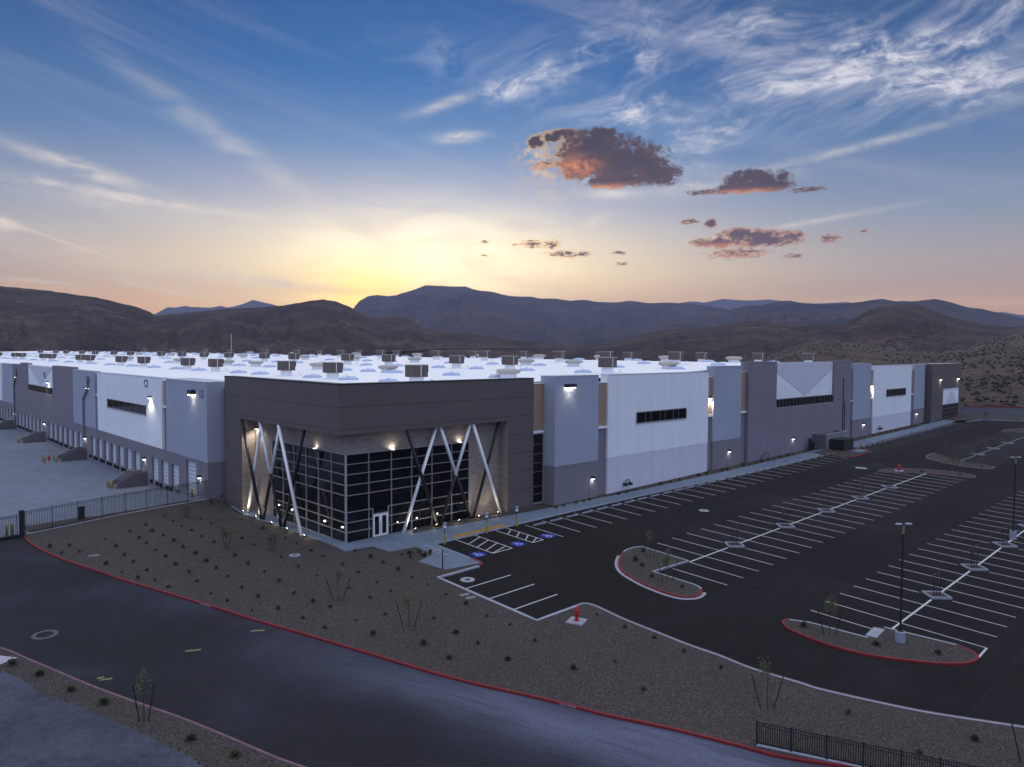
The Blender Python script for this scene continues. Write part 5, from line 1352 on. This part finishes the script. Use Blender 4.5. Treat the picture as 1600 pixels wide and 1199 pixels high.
# ------------------------------------------------------------------ street furniture
def ground_spot(loc, aim, lab):
    t = thing('ground_spotlight', lab, 'spotlight', loc, 0, 'small lit spotlights at the feet of the slanted columns')
    bm = bmesh.new(); tube(bm, (0, 0, -.1), (0, 0, .28), .03, .03, 6); obj('stem', bm, M_black, t)
    a = Vector(aim).normalized(); bm = bmesh.new(); tube(bm, Vector((0, 0, .34))-a*.12, Vector((0, 0, .34))+a*.12, .075, .1, 10); obj('head', bm, M_black, t)
    bm = bmesh.new(); tube(bm, Vector((0, 0, .34))+a*.121, Vector((0, 0, .34))+a*.14, .09, .09, 10); obj('lens', bm, M_lamp, t)
    q = (-a).to_track_quat('Z', 'Y').to_euler()
    l = bpy.data.lights.new('ground_spot_light', 'SPOT'); l.energy = 90; l.color = (1, .9, .74); l.spot_size = radians(78); l.spot_blend = .8; l.shadow_soft_size = .05
    o = bpy.data.objects.new('ground_spot_light', l); COL.objects.link(o); o.parent = t; o.location = Vector((0, 0, .34))+a*.18; o.rotation_euler = q
    l = bpy.data.lights.new('ground_glow_light', 'POINT'); l.energy = 22; l.color = (1, .84, .58); l.shadow_soft_size = .06
    o = bpy.data.objects.new('ground_glow_light', l); COL.objects.link(o); o.parent = t; o.location = Vector((0, 0, .34))+a*.22+Vector((0, 0, .02))
LW = ['nearest the brown left pier', 'second from the brown left pier', 'middle one of five', 'second from the glass corner', 'nearest the glass corner']
for i, y in enumerate((80.6, 77.2, 73.3, 69.7, 66.0)):
    ground_spot((33.95, y, g(33.9, y)+.12), (.75, 0, .75), f'small lit ground spotlight on the left walkway edge, {LW[i]}')
RW = ['nearest the white column by the door', 'second from the entrance door', 'middle one of five', 'second from the brown right pier', 'nearest the brown right pier']
for i, (x, y) in enumerate(((43.3, 59.9), (45.9, 59.75), (48.8, 59.6), (51.55, 59.5), (54.3, 59.45))):
    ground_spot((x, y, g(x, y)+.13), (-.2, .75, .75), f'small lit ground spotlight facing the right glass, {RW[i]}')
# soffit downlights over the glass: fixed in the building
yl = ray(495, 700).y*GX/ray(495, 700).x; xl = [ray(p_, 700).x*GY/ray(p_, 700).y for p_ in (612, 717)]
for x, y, pw, up_ in ((35.7, 80.6, 420, 0), (GX-.24, yl, 26, 1), (xl[0], GY-.24, 52, 1), (xl[1], GY-.24, 34, 1)):
    z_ = 12.5 if not up_ else 11.35
    bm = bmesh.new(); box(bm, x-.16, x+.16, y-.16, y+.16, z_-.1, z_+.08); lm = wp('wall_lamp', bm, M_darkmetal)
    zl = z_+.083 if up_ else z_-.16
    bm = bmesh.new(); box(bm, x-.13, x+.13, y-.13, y+.13, zl, zl+.055); obj('lens', bm, mat('dim_lit_lens', (1, 1, 1), .5, emit=(1, .94, .8), es=4), lm)
    v_ = Vector((.5, 0, 0)) if x < 36 else Vector((0, .5, 0))
    dirn = (v_+Vector((0, 0, 1 if up_ else -1.6))).normalized()
    add_light('soffit_light', (x, y, zl+(.09 if up_ else -.03)), (-dirn).to_track_quat('Z', 'Y').to_euler(), pw, (1, .96, .86), size=172, parent=wh)
# faint lamps seen inside through the glass are left to the glass reflections
def make_sign(x, y, lab, van):
    t = thing('accessible_parking_sign', lab, 'sign', (x, y, g(x, y)), 0, 'accessible parking signs on yellow post bases')
    bm = bmesh.new(); lathe(bm, [(.11, -.1), (.11, .95), (.06, 1.0)], 12); obj('post_base', bm, M_yelpost, t)
    bm = bmesh.new(); box(bm, -.025, .025, -.025, .025, 1.0, 1.75); obj('post', bm, M_darkmetal, t)
    bm = bmesh.new(); box(bm, -.16, .16, -.045, -.028, 1.62, 2.15); pl = obj('sign_plate', bm, mat('white_sign', (.75, .78, .8), .5), t)
    bm = bmesh.new(); box(bm, -.10, .10, -.052, -.046, 1.84, 2.09); sy = obj('blue_symbol_field', bm, M_blue, pl)
    bm = bmesh.new(); wheelchair(bm, lambda u, v_: (-.01+u*.19, -.056, 1.955+v_*.19)); obj('wheelchair_symbol', bm, M_line, pl)
    t.rotation_euler.z = -.1
    return t
make_sign(43.4, 55.35, 'leftmost accessible parking sign on a yellow post, by the bicycle stands', True)
make_sign(49.1, 55.6, 'middle accessible parking sign on a yellow post, between two hatched aisles', True)
make_sign(53.3, 55.5, 'rightmost accessible parking sign on a yellow post, nearest the brown pier', True)
# bicycle stands
def hoop(bm):
    pts = [(-.0, -.42, 0)]+[(0, -.42*cos(t*pi/8), .58+.3*sin(t*pi/8)) for t in range(9)]+[(0, .42, 0)]
    path(bm, pts, .03, 6)
bw = ['farthest from the black post', 'second from the far end', 'middle one of five', 'second nearest the black post', 'nearest the black post']
bA, bB = gp(669, 869.5), gp(696, 884.0)
for i in range(5):
    p = bA.lerp(bB, i/4); o = tag(obj('bicycle_stand', B(hoop), M_galv, loc=(p.x, p.y, g(p.x, p.y)+.13)), f'steel bicycle hoop on the concrete pad, {bw[i]}', 'bicycle stand', 'row of steel bicycle hoops'); o.rotation_euler.z = .95
c = gp(691.5, 892); bm = bmesh.new(); box(bm, -.035, .035, -.035, .035, 0, 1.75); tag(obj('slim_post', bm, M_black, loc=(c.x, c.y, c.z+.1)), 'slim black post at the corner of the bicycle pad', 'post')
# wheel stops
ws = B(); box(ws, -.9, .9, -.09, .09, 0, .13); bmesh.ops.bevel(ws, geom=list(ws.edges), offset=.03, segments=1)
w0 = None; k = 0
wl = [(x+1.33, 54.72 if x < 75 else 54.72-(x-75)*.016) for x in xA if x < 129]
wl = [(x, max(y, 53.85)) for x, y in wl] + [(139.3+2.655*i, 53.45) for i in range(23)]
for i, (x, y) in enumerate(wl):
    if w0 is None: o = w0 = obj('wheel_stop', ws, M_kerb)
    else: o = w0.copy(); COL.objects.link(o)
    o.location = (x, y-.35, g(x, y)+.0)
    tag(o, f'concrete wheel stop, {ordw(i+1)} from the blue bays along the building row', 'wheel stop', 'concrete wheel stops along the building front')
# diamond tree wells
def make_well():
    t = thing('tree_well', 'w', 'tree well', (0, 0, 0), 0, 'diamond tree wells between the parking bays')
    r = 1.15; bm = bmesh.new()
    P4 = [(r, 0), (0, r), (-r, 0), (0, -r)]
    for s_ in range(4):
        a, b = P4[s_], P4[(s_+1) % 4]; ai, bi = (a[0]*.83, a[1]*.83), (b[0]*.83, b[1]*.83)
        q = [(a, -.1), (b, -.1), (bi, -.1), (ai, -.1), (a, .15), (b, .15), (bi, .15), (ai, .15)]
        v = [bm.verts.new((p[0], p[1], z)) for p, z in q]
        for f in ((4, 5, 6, 7), (0, 1, 5, 4), (2, 3, 7, 6)): bm.faces.new([v[i_] for i_ in f])
    obj('kerb_ring', bm, M_kerb, t)
    bm = bmesh.new(); bm.faces.new([bm.verts.new((p[0]*.83, p[1]*.83, .06)) for p in P4]); obj('soil', bm, M_gravel, t)
    return t
well0 = make_well(); first = True; wellpos = []
for rowi, (ws_, y, nm) in enumerate(((wells2, 36.7, 'middle'), (wells3, 18.6, 'nearest'), (wells4, 36.6, 'far'))):
    for i, x in enumerate(ws_):
        lab = f'diamond concrete tree well, {ordw(i+1)} along the {nm} double row of bays'; loc = (x, y, g(x, y)); wellpos.append((x, y, nm, i))
        if first: well0.location = loc; well0['label'] = lab; first = False
        else: dup(well0, loc, 0, lab)
# light poles
def light_pole(x, y, h, lab, base=.85, head=True):
    z = g(x, y); t = thing('light_pole', lab, 'light pole', (x, y, z), 0, 'tall slim car park light poles')
    bm = bmesh.new(); lathe(bm, [(.33, -.2), (.33, base-.04), (.29, base)], 16); obj('concrete_base', bm, M_kerb, t)
    bm = bmesh.new(); box(bm, -.16, .16, -.16, .16, base+.001, base+.05); tube(bm, (0, 0, base+.05), (0, 0, h), .075, .055, 8); obj('pole', bm, M_darkmetal, t)
    bm = bmesh.new(); tube(bm, (0, 0, h-.55), (0, 0, h+.02), .08, .08, 8); obj('pole_collar', bm, mat('brass_collar', (.3, .24, .12), .5, .4), t)
    for s_ in (-1, 1):
        bm = bmesh.new(); box(bm, min(0, s_*.35), max(0, s_*.35), -.03, .03, h+.03, h+.08); obj('arm', bm, M_darkmetal, t)
        bm = bmesh.new(); box(bm, s_*.36-.2, s_*.36+.2, -.12, .12, h+.085, h+.17); obj('lamp_head', bm, M_galv, t)
    t.rotation_euler.z = radians(-38)
light_pole(53.75, 17.35, 8.25, 'tall light pole on the gravel island in the near car park')
light_pole(90.9, 18.6, 8.6, 'tall light pole at the right edge between two tree wells')
# manholes
def manhole(px, py, r, lab, m2=M_darkmetal, rr=.5):
    c = gp(px, py); t = thing('manhole', lab, 'manhole', c, 0, 'round manhole covers with concrete collars'); t.rotation_euler = (math.atan(SY), -math.atan(SX), 0)
    bm = bmesh.new(); lathe(bm, [(r, -.05), (r, .012), (r*rr, .013)], 28); obj('concrete_collar', bm, M_kerb if rr < .6 else mat('grey_collar', (.09, .09, .11), .9, vary=.3, vscale=4), t)
    bm = bmesh.new(); lathe(bm, [(r*rr, .0), (r*rr, .019), (r*rr*.4, .02)], 24); obj('cover', bm, m2, t)
manhole(70, 992, .78, 'large ringed manhole in the road at the far left', M_road, .66)
manhole(730.5, 906, .62, 'manhole with dark centre in the small bays by the bicycle pad', M_darkmetal, .35)
manhole(1100, 798, .6, 'manhole in the lane between the building bays and middle bays', M_precast)
manhole(1345.5, 731.5, .9, 'manhole in the far crossing lane', M_precast)
c = gp(460.5, 870); t = thing('utility_cover', 'round pale utility cover in the gravel left of the entrance', 'utility cover', c+Vector((0, 0, .12)))
bm = bmesh.new(); lathe(bm, [(.5, -.1), (.5, .03), (.42, .035)], 20); obj('collar', bm, M_kerb, t); bm = bmesh.new(); lathe(bm, [(.2, .03), (.2, .045), (.1, .05)], 14); obj('cap', bm, M_darkmetal, t)
for p, lab in (((725.5, 932), 'left pale rectangular valve box in gravel beside the small bays'), ((735.5, 936.5), 'right pale rectangular valve box in gravel beside the small bays'), ((147, 870.5), 'pale valve box in gravel near the gate end of the bed')):
    c = gp(*p); bm = bmesh.new(); box(bm, -.42, .42, -.2, .2, -.1, .15); o = tag(obj('valve_box', bm, M_precast, loc=c), lab, 'valve box'); o.rotation_euler.z = -.15
# gravel-side concrete apron with sign text at far left: striped ramp pad
c = gp(18, 1030)
fill('pavement', [(v.x, v.y) for v in [gp(0, 1028), gp(28, 1031), gp(0, 1042)]]+[(4.0, 52.5), (5.2, 55.5)], .14, mat('pale_painted_concrete', (.36, .33, .38), .8, vary=.2, vscale=3), step=1)
bm = bmesh.new(); pp = [gp(0, 1012), gp(14, 1016), gp(28, 1022), gp(40, 1028), gp(47, 1033), (gp(40, 1032.5)), gp(0, 1018.5)]
fill('gutter_apron', [(v.x, v.y) for v in pp]+[(4.6, 57.8)], .03, M_kerb, step=1)

# transformer cabinet, bin enclosure
t = thing('transformer_cabinet', 'large dark green box cabinet on the red kerbed island by the wall', 'cabinet', (135.0, 54.4, g(135, 54.4)+.15))
bm = bmesh.new(); box(bm, -2.2, 2.2, -1.2, 1.2, 0, 1.75); bmesh.ops.bevel(bm, geom=list(bm.edges), offset=.06, segments=1); obj('body', bm, mat('dark_green_enamel', (.012, .016, .010), .6, vary=.3, vscale=1.5), t)
bm = bmesh.new(); box(bm, -2.28, 2.28, -1.28, 1.28, 1.752, 1.9); obj('lid', bm, mat('dark_green_enamel', (.012, .016, .010), .6), t)
for x_ in (-1.4, 0, 1.4): bm = bmesh.new(); box(bm, x_-.62, x_+.62, -1.225, -1.203, .12, 1.62); obj('door', bm, mat('dark_green_door', (.018, .022, .014), .6), t)
t = thing('clipped_bush', 'dark round bush touching the right side of the green cabinet', 'bush', (138.1, 54.6, g(138, 54.6)+.1))
bm = bmesh.new(); random.seed(11)
for _ in range(700):
    c = Vector((random.gauss(0, 1), random.gauss(0, 1), random.gauss(0, 1))).normalized()*random.uniform(.6, 1.0); c = Vector((c.x*.9, c.y*.9, .9+c.z*.85))
    s_ = .13; d1 = Vector((random.uniform(-1, 1), random.uniform(-1, 1), random.uniform(-1, 1))).normalized()*s_; d2 = d1.orthogonal().normalized()*s_*.6
    bm.faces.new([bm.verts.new(v) for v in (c-d1, c+d2, c+d1, c-d2)])
obj('foliage', bm, M_hedge, t)
t = thing('service_enclosure', 'low grey walled service enclosure against the ribbed wall behind the green cabinet', 'enclosure', (136.5, 57.2, g(136.5, 57.2)))
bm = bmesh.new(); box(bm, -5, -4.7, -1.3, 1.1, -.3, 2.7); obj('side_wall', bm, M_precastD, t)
bm = bmesh.new(); box(bm, -4.697, 5, -1.3, -1.05, -.3, 2.7); obj('front_wall', bm, M_precast, t)
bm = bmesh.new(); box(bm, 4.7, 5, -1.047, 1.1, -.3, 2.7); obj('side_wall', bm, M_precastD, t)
bm = bmesh.new(); box(bm, -5.03, 5.03, -1.34, -1.0, 2.703, 2.8); obj('coping', bm, M_kerb, t)
for i, (x, h_) in enumerate(((128.9, 2.2), (130.0, 1.4))):
    bm = bmesh.new(); box(bm, -.3, .3, -.2, .2, 0, h_); box(bm, -.2, .2, -.26, -.203, .2, h_-.2); tag(obj('meter_cabinet', bm, M_darkmetal, loc=(x, 57.6, g(x, 57.6))), ['tall grey meter cabinet left of the service enclosure', 'short grey meter cabinet beside the service enclosure'][i], 'cabinet')
bm = bmesh.new(); lathe(bm, [(.1, -.1), (.1, 1.1), (.06, 1.16)], 10); tag(obj('bollard', bm, M_yelpost, loc=(138.9, 52.6, g(138, 52.6))), 'yellow bollard right of the dark green cabinet', 'bollard')

# ------------------------------------------------------------------ plants
def tuft_mesh(n, r, h, m_, spiky=.5):
    bm = bmesh.new()
    for i in range(n):
        a = random.uniform(0, 2*pi); rr = random.uniform(0, .12)*r; lean = random.uniform(.1, 1.0); L = h*random.uniform(.6, 1.1)
        b = Vector((rr*cos(a), rr*sin(a), -.02)); d = Vector((cos(a)*lean*r/h, sin(a)*lean*r/h, 1)).normalized()*L
        mid = b+d*.55; tip = b+d+Vector((0, 0, -lean*.15*h)); w = Vector((-sin(a), cos(a), 0))*random.uniform(.012, .03)
        v = [bm.verts.new(q) for q in (b-w, b+w, mid+w*1.2, mid-w*1.2, tip)]
        bm.faces.new((v[0], v[1], v[2], v[3])); bm.faces.new((v[3], v[2], v[4]))
    for i in range(n//2):
        c = Vector((random.gauss(0, .3)*r, random.gauss(0, .3)*r, random.uniform(.1, .6)*h)); s_ = .05
        d1 = Vector((random.uniform(-1, 1), random.uniform(-1, 1), random.uniform(-1, 1))).normalized()*s_; d2 = d1.orthogonal().normalized()*s_*.6
        bm.faces.new([bm.verts.new(v) for v in (c-d1, c+d2, c+d1, c-d2)])
    me = bpy.data.meshes.new('shrub'); bm.to_mesh(me); bm.free(); me.materials.append(m_); return me
random.seed(5)
TM = [tuft_mesh(110, .34, .42, M_tuft), tuft_mesh(150, .40, .50, M_tuft), tuft_mesh(90, .28, .34, M_tuft), tuft_mesh(130, .42, .38, M_leaf)]
TY = tuft_mesh(120, .4, .4, M_tufty)
s6 = lambda l: [(x/2.8625, 780+y/2.8625) for x, y in l]
s7 = lambda l: [(400+x/2.862, 780+y/2.862) for x, y in l]
s5 = lambda l: [(850+x/4, 900+y/4) for x, y in l]
bed = s6([(735, 86), (775, 106), (582, 152), (652, 123), (682, 149), (730, 171), (813, 129), (857, 148), (898, 96), (945, 115), (988, 64), (992, 137), (1038, 157), (1082, 100), (1082, 183), (992, 25), (945, 48), (472, 188), (520, 220), (310, 216), (356, 244), (277, 249), (222, 221), (557, 259), (655, 205), (695, 236), (777, 195), (818, 223), (875, 251), (900, 176), (957, 201), (622, 181), (597, 290), (475, 298), (740, 265), (785, 300), (657, 327), (545, 336), (617, 363), (693, 371), (845, 335), (922, 285), (967, 317), (1050, 262), (1110, 300), (752, 402), (882, 377), (945, 431), (1018, 356), (1082, 405), (1016, 465), (1127, 508), (1135, 212)]) \
    + s7([(32, 140), (110, 266), (190, 310), (247, 238), (302, 264), (183, 209), (132, 184), (387, 299), (457, 335), (512, 268), (568, 294), (443, 240), (273, 350), (103, 375), (38, 333), (170, 430), (255, 469), (333, 490), (418, 408), (10, 446), (100, 500), (210, 542), (308, 585), (447, 551), (540, 381), (510, 450), (605, 420), (637, 325), (697, 360), (767, 392), (690, 268), (653, 256), (742, 257), (578, 524), (523, 614), (795, 542), (850, 435), (940, 477), (1033, 532), (893, 607), (992, 655), (863, 722), (750, 660), (1135, 572), (1248, 643), (1125, 728), (1420, 768)]) \
    + s5([(330, 256), (505, 334), (690, 400), (875, 486), (1107, 590), (447, 551), (187, 597), (622, 727)]) + [(1325.5, 1119), (1523, 1160), (1437, 1180)]
marks = [((40, 840), 'the gate post'), ((147, 870), 'the lone valve box in the gravel'), ((293, 811), 'the sapling by the iron fence'), ((354, 860), 'the bushy sapling left of the entrance'), ((425, 862), 'the sapling near the left walkway'), ((460, 870), 'the round pale utility cover'), ((528, 941), 'the staked sapling in mid gravel'), ((639, 983), 'the tall staked sapling nearest the road'), ((690, 890), 'the bicycle pad'), ((730, 934), 'the twin valve boxes'), ((901, 974), 'the gravel-bed hydrant'), ((868, 1102), 'the right stencilled kerb lettering'), ((1199, 1111), 'the staked sapling by the car park kerb'), ((314, 945), 'the left stencilled kerb lettering'), ((1350, 1199), 'the lower right iron fence'), ((474, 842), 'the walkway tip'), ((600, 860), 'the entrance pavement'), ((200, 900), 'the far bend of the red kerb'), ((740, 1060), 'the middle stretch of the red kerb')]
mk3 = [(gp(*p), n) for p, n in marks]
groups = {}
for p in bed:
    c = gp(*p); j = min(range(len(mk3)), key=lambda i: (mk3[i][0]-c).length); groups.setdefault(j, []).append(((mk3[j][0]-c).length, c))
def plant(me, c, lab, grp, s_, cat='shrub', nm='shrub', dzv=.115):
    o = bpy.data.objects.new(nm, me); COL.objects.link(o); o.location = (c.x, c.y, g(c.x, c.y)+dzv); o.rotation_euler.z = random.uniform(0, 6.28); o.scale = (s_, s_, s_*random.uniform(.85, 1.15))
    return tag(o, lab, cat, grp)
for j, l in groups.items():
    l.sort(key=lambda q: q[0])
    for i, (d, c) in enumerate(l):
        plant(random.choice(TM), c, f'small dark shrub {ordw(i+1)} closest to {mk3[j][1]}', 'small dark shrubs dotted over the gravel bed', random.uniform(.55, 1.05))
vg = s6([(55, 750), (178, 797), (318, 866), (465, 925), (855, 1085), (1050, 1160)])
for i, p in enumerate(vg): plant(TM[3], gp(*p), f'dark shrub on the narrow verge, {ordw(i+1)} from the left', 'shrubs on the verge at the lower left', 1.15)
isl = [(c4(210, 383, 1200, 880, 3.7575), 'small shrub at the left tip of the near island'), (c4(635, 492, 1200, 880, 3.7575), 'small shrub in the middle of the near island'), (c4(997, 545, 1200, 880, 3.7575), 'small shrub right of the light pole on the near island'),
       (c4(250, 750, 950, 700, 4.571), 'topmost shrub on the curved island'), (c4(195, 819, 950, 700, 4.571), 'second shrub down on the curved island'), (c4(243, 856, 950, 700, 4.571), 'third shrub down on the curved island'), (c4(312, 934, 950, 700, 4.571), 'shrub left of the leafy sapling on the curved island'), (c4(528, 1007, 950, 700, 4.571), 'reddish shrub at the rounded end of the curved island'),
       ((1440, 739), 'shrub on the far island near its white line'), ((1500, 744), 'shrub at the right end of the far island'), ((1534, 731), 'shrub at the right end of the farthest island'), ((1346, 702.5), 'shrub beside the green cabinet'), ((1304, 707), 'shrub at the left end of the cabinet island'), ((1311, 710), 'shrub in the middle of the cabinet island')]
for p, lab in isl: plant(random.choice(TM), gp(*p), lab, 'small shrubs on the car park islands', random.uniform(.9, 1.2))
# wall-foot plants
k = 0
wx = [62.0, 63.3, 65.5, 66.9, 68.0, 73.3, 75.0, 77.2, 82.5, 84.8, 87.0, 92.0, 94.0, 98.2, 99.6, 104.5, 106.5, 108.4, 110.5, 112.5, 114.5, 116.8, 119.5, 121.5, 126, 128, 150.5, 153, 158, 160.5, 163, 165.5, 168, 171, 173, 176, 178.5, 181, 183.5, 188.5, 190, 191.5, 195, 197, 199, 201]
for i, x in enumerate(wx):
    y = 57.95 if x < 70 else (57.6 if x < 96 else 57.4)
    y = max(y, 57.3)
    me = TY if x < 64 or 188 < x < 192 else random.choice(TM)
    plant(me, Vector((x, y-.15 if x < 190 else 56.9, 0)), f'low plant at the foot of the front wall, {ordw(i+1)} from the entrance', 'low plants along the foot of the front wall', random.uniform(.9, 1.3), 'plant', 'shrub')
for i, p in enumerate([(640, 868), (655, 866), (664, 871), (672, 866)]):
    plant(TY if i % 2 else TM[3], gp(*p), f'straw-coloured plant, {ordw(i+1)} from the left, between entrance pavement and bicycle pad', 'straw plants by the bicycle pad', 1.1)

def sapling(px, py, h, lab, crown=.55, spread=1.0, nst=2, stake_h=1.9, stake_out=.48, dense=260, pos=None, grp='young staked saplings', thin=False):
    c = gp(px, py) if pos is None else Vector((pos[0], pos[1], g(*pos)))
    t = thing('sapling_tree', lab, 'tree', (c.x, c.y, c.z+.1), 0, grp)
    bm = bmesh.new(); pts = [Vector((0, 0, -.1)), Vector((.02, .03, h*.4)), Vector((-.03, 0, h*.75)), Vector((0, .02, h))]
    for i, (a, b) in enumerate(zip(pts, pts[1:])): tube(bm, a, b, .035*(1-i*.25), .035*(.75-i*.25), 6)
    tips = []
    for i in range(7):
        a = random.uniform(0, 2*pi); z0 = h*random.uniform(.6, .9); tip = Vector((cos(a)*crown*random.uniform(.5, .95), sin(a)*crown*random.uniform(.5, .95), z0+random.uniform(.15, .5)))
        tube(bm, (0, 0, z0), tip, .012, .005, 4); tips.append(tip)
    obj('trunk', bm, M_bark, t)
    bm = bmesh.new()
    for i in range(dense):
        tp = random.choice(tips+[pts[-1]]); q = tp*random.uniform(.75, 1.08)+Vector((random.gauss(0, .13), random.gauss(0, .13), random.gauss(0, .14)))*spread
        s_ = random.uniform(.045, .095); d1 = Vector((random.uniform(-1, 1), random.uniform(-1, 1), random.uniform(-1, 1))).normalized()*s_; d2 = d1.orthogonal().normalized()*s_*.5
        bm.faces.new([bm.verts.new(v) for v in (q-d1, q+d2, q+d1, q-d2)])
    obj('crown', bm, M_leaf, t)
    for i in range(nst):
        a = radians(-43.4+[0, 180, 90][i])+random.uniform(-.1, .1); o_ = (stake_out*cos(a), stake_out*sin(a)); 
        bm = bmesh.new(); k_ = 1.0 if thin else 1.75
        tube(bm, (o_[0]*.72, o_[1]*.72, -.1), (o_[0]*k_*1.08, o_[1]*k_*1.08, stake_h), .032, .032, 5); obj('stake', bm, M_stake, t)
    return t
random.seed(21)
sapling(528, 941, 2.3, 'staked sapling in the middle of the gravel bed', stake_h=1.8)
sapling(638.8, 983, 2.3, 'staked sapling in the gravel bed nearest the red road kerb', crown=.6)
sapling(1199, 1111, 2.6, 'staked sapling between car park kerb and lower iron fence', crown=.45, stake_h=2.0, dense=160)
sapling(225, 1131, 2.6, 'staked sapling on the narrow verge at lower left', crown=.4, stake_h=2.0, dense=160, stake_out=.3)
sapling(354.6, 859, 1.6, 'bushy sapling left of the brown entrance volume', crown=.45, nst=2, stake_h=1.3, stake_out=.2, dense=320)
sapling(424.5, 863, 1.6, 'bushy sapling beside the left entrance walkway', crown=.45, nst=2, stake_h=1.3, stake_out=.2, dense=320)
sapling(292.8, 811, 1.3, 'small sapling just inside the iron fence', crown=.4, nst=2, stake_h=1.1, stake_out=.2, dense=220)
sapling(1015.6, 873, 2.5, 'tall sapling at the back of the curved island', crown=.4, stake_h=1.5, stake_out=.35, dense=160)
sapling(1043, 911, 2.6, 'leafy sapling on the front of the curved island', crown=.45, dense=340, stake_h=1.9)
sapling(1296, 994, 2.5, 'staked sapling on the left end of the near island', crown=.6, stake_h=1.9)
sapling(1607, 1196, 2.4, 'sapling mostly outside the right edge, only its stake showing', stake_h=2.2, crown=.3, dense=120)
sapling(1488.5, 737.5, 2.6, 'sapling on the right end of the far hydrant island', crown=.7, dense=300, stake_h=1.6)
sapling(1389, 731, 2.4, 'thin sapling left of the far island hydrant', crown=.3, dense=80, stake_h=1.6)
sapling(1479.7, 714.5, 2.6, 'left sapling on the farthest rounded island', crown=.5, dense=260, stake_h=1.5)
sapling(1518, 725.5, 2.6, 'right sapling on the farthest rounded island', crown=.55, dense=300, stake_h=1.5)
sapling(1541, 664.5, 3.2, 'dark sapling on the corner bed beyond the far entrance', crown=.8, dense=300, stake_h=1.5)
sapling(1587, 678, 3.2, 'dark sapling at the far right by the last bays', crown=.8, dense=300, stake_h=1.5)
for x, y, nm, i in wellpos:
    sapling(0, 0, 1.9, f'bare staked sapling in the {ordw(i+1)} tree well of the {nm} bays', crown=.18, dense=46, stake_h=1.6, stake_out=.3, pos=(x, y), thin=True, grp='bare staked saplings in the tree wells')

# far utility poles behind the roof
def far_pole(px, ybot, ytop, r, lab, m_=M_darkmetal, w=.34, arm=True, cat='utility pole'):
    d = ray(px, ybot); hd = Vector((d.x, d.y)); L = hd.length; hd /= L
    z0 = 0.5; d2 = ray(px, ytop); zt_ = H+r*d2.z/Vector((d2.x, d2.y)).length
    t = thing('utility_pole' if arm else 'mast', lab, cat, (hd.x*r, hd.y*r, z0))
    bm = bmesh.new(); tube(bm, (0, 0, -1), (0, 0, zt_-z0), w, w*.7, 6); obj('pole', bm, m_, t)
    if arm: bm = bmesh.new(); obox(bm, (-1.2, 1.0), (1.2, -1.0), .2, zt_-z0-1.2, zt_-z0-1.0); obj('crossarm', bm, m_, t)
for i, (px, yt) in enumerate(((166, 524), (178, 529), (211, 531), (266, 536), (343, 531), (357, 534))):
    far_pole(px, 546, yt, 800, f'thin dark utility pole beyond the roof, {ordw(i+1)} from the left')
far_pole(361.5, 548, 522, 760, 'thin pale mast beyond the roof, right of the dark poles', M_whitemetal, .3, False, 'mast')
far_pole(594.5, 553, 544, 900, 'short dark utility pole beyond the roof near the dirt track')

# ------------------------------------------------------------------ haze
bm = bmesh.new(); box(bm, -400, 10500, -400, 10500, -9, 960)
hz = obj('haze', bm, bpy.data.materials.new('haze')); hz['kind'] = 'stuff'; hz['label'] = 'thin blue dusk haze over the valley and mountains'
hm = hz.data.materials[0]; hm.use_nodes = True; T = NT(hm.node_tree)
for n in list(T.n): T.n.remove(n)
ho = T.node('ShaderNodeOutputMaterial'); pv = T.node('ShaderNodeVolumePrincipled')
pv.inputs['Color'].default_value = (.55, .60, .86, 1); pv.inputs['Density'].default_value = 8e-5; pv.inputs['Anisotropy'].default_value = 0.0
T.l.new(pv.outputs[0], ho.inputs['Volume'])
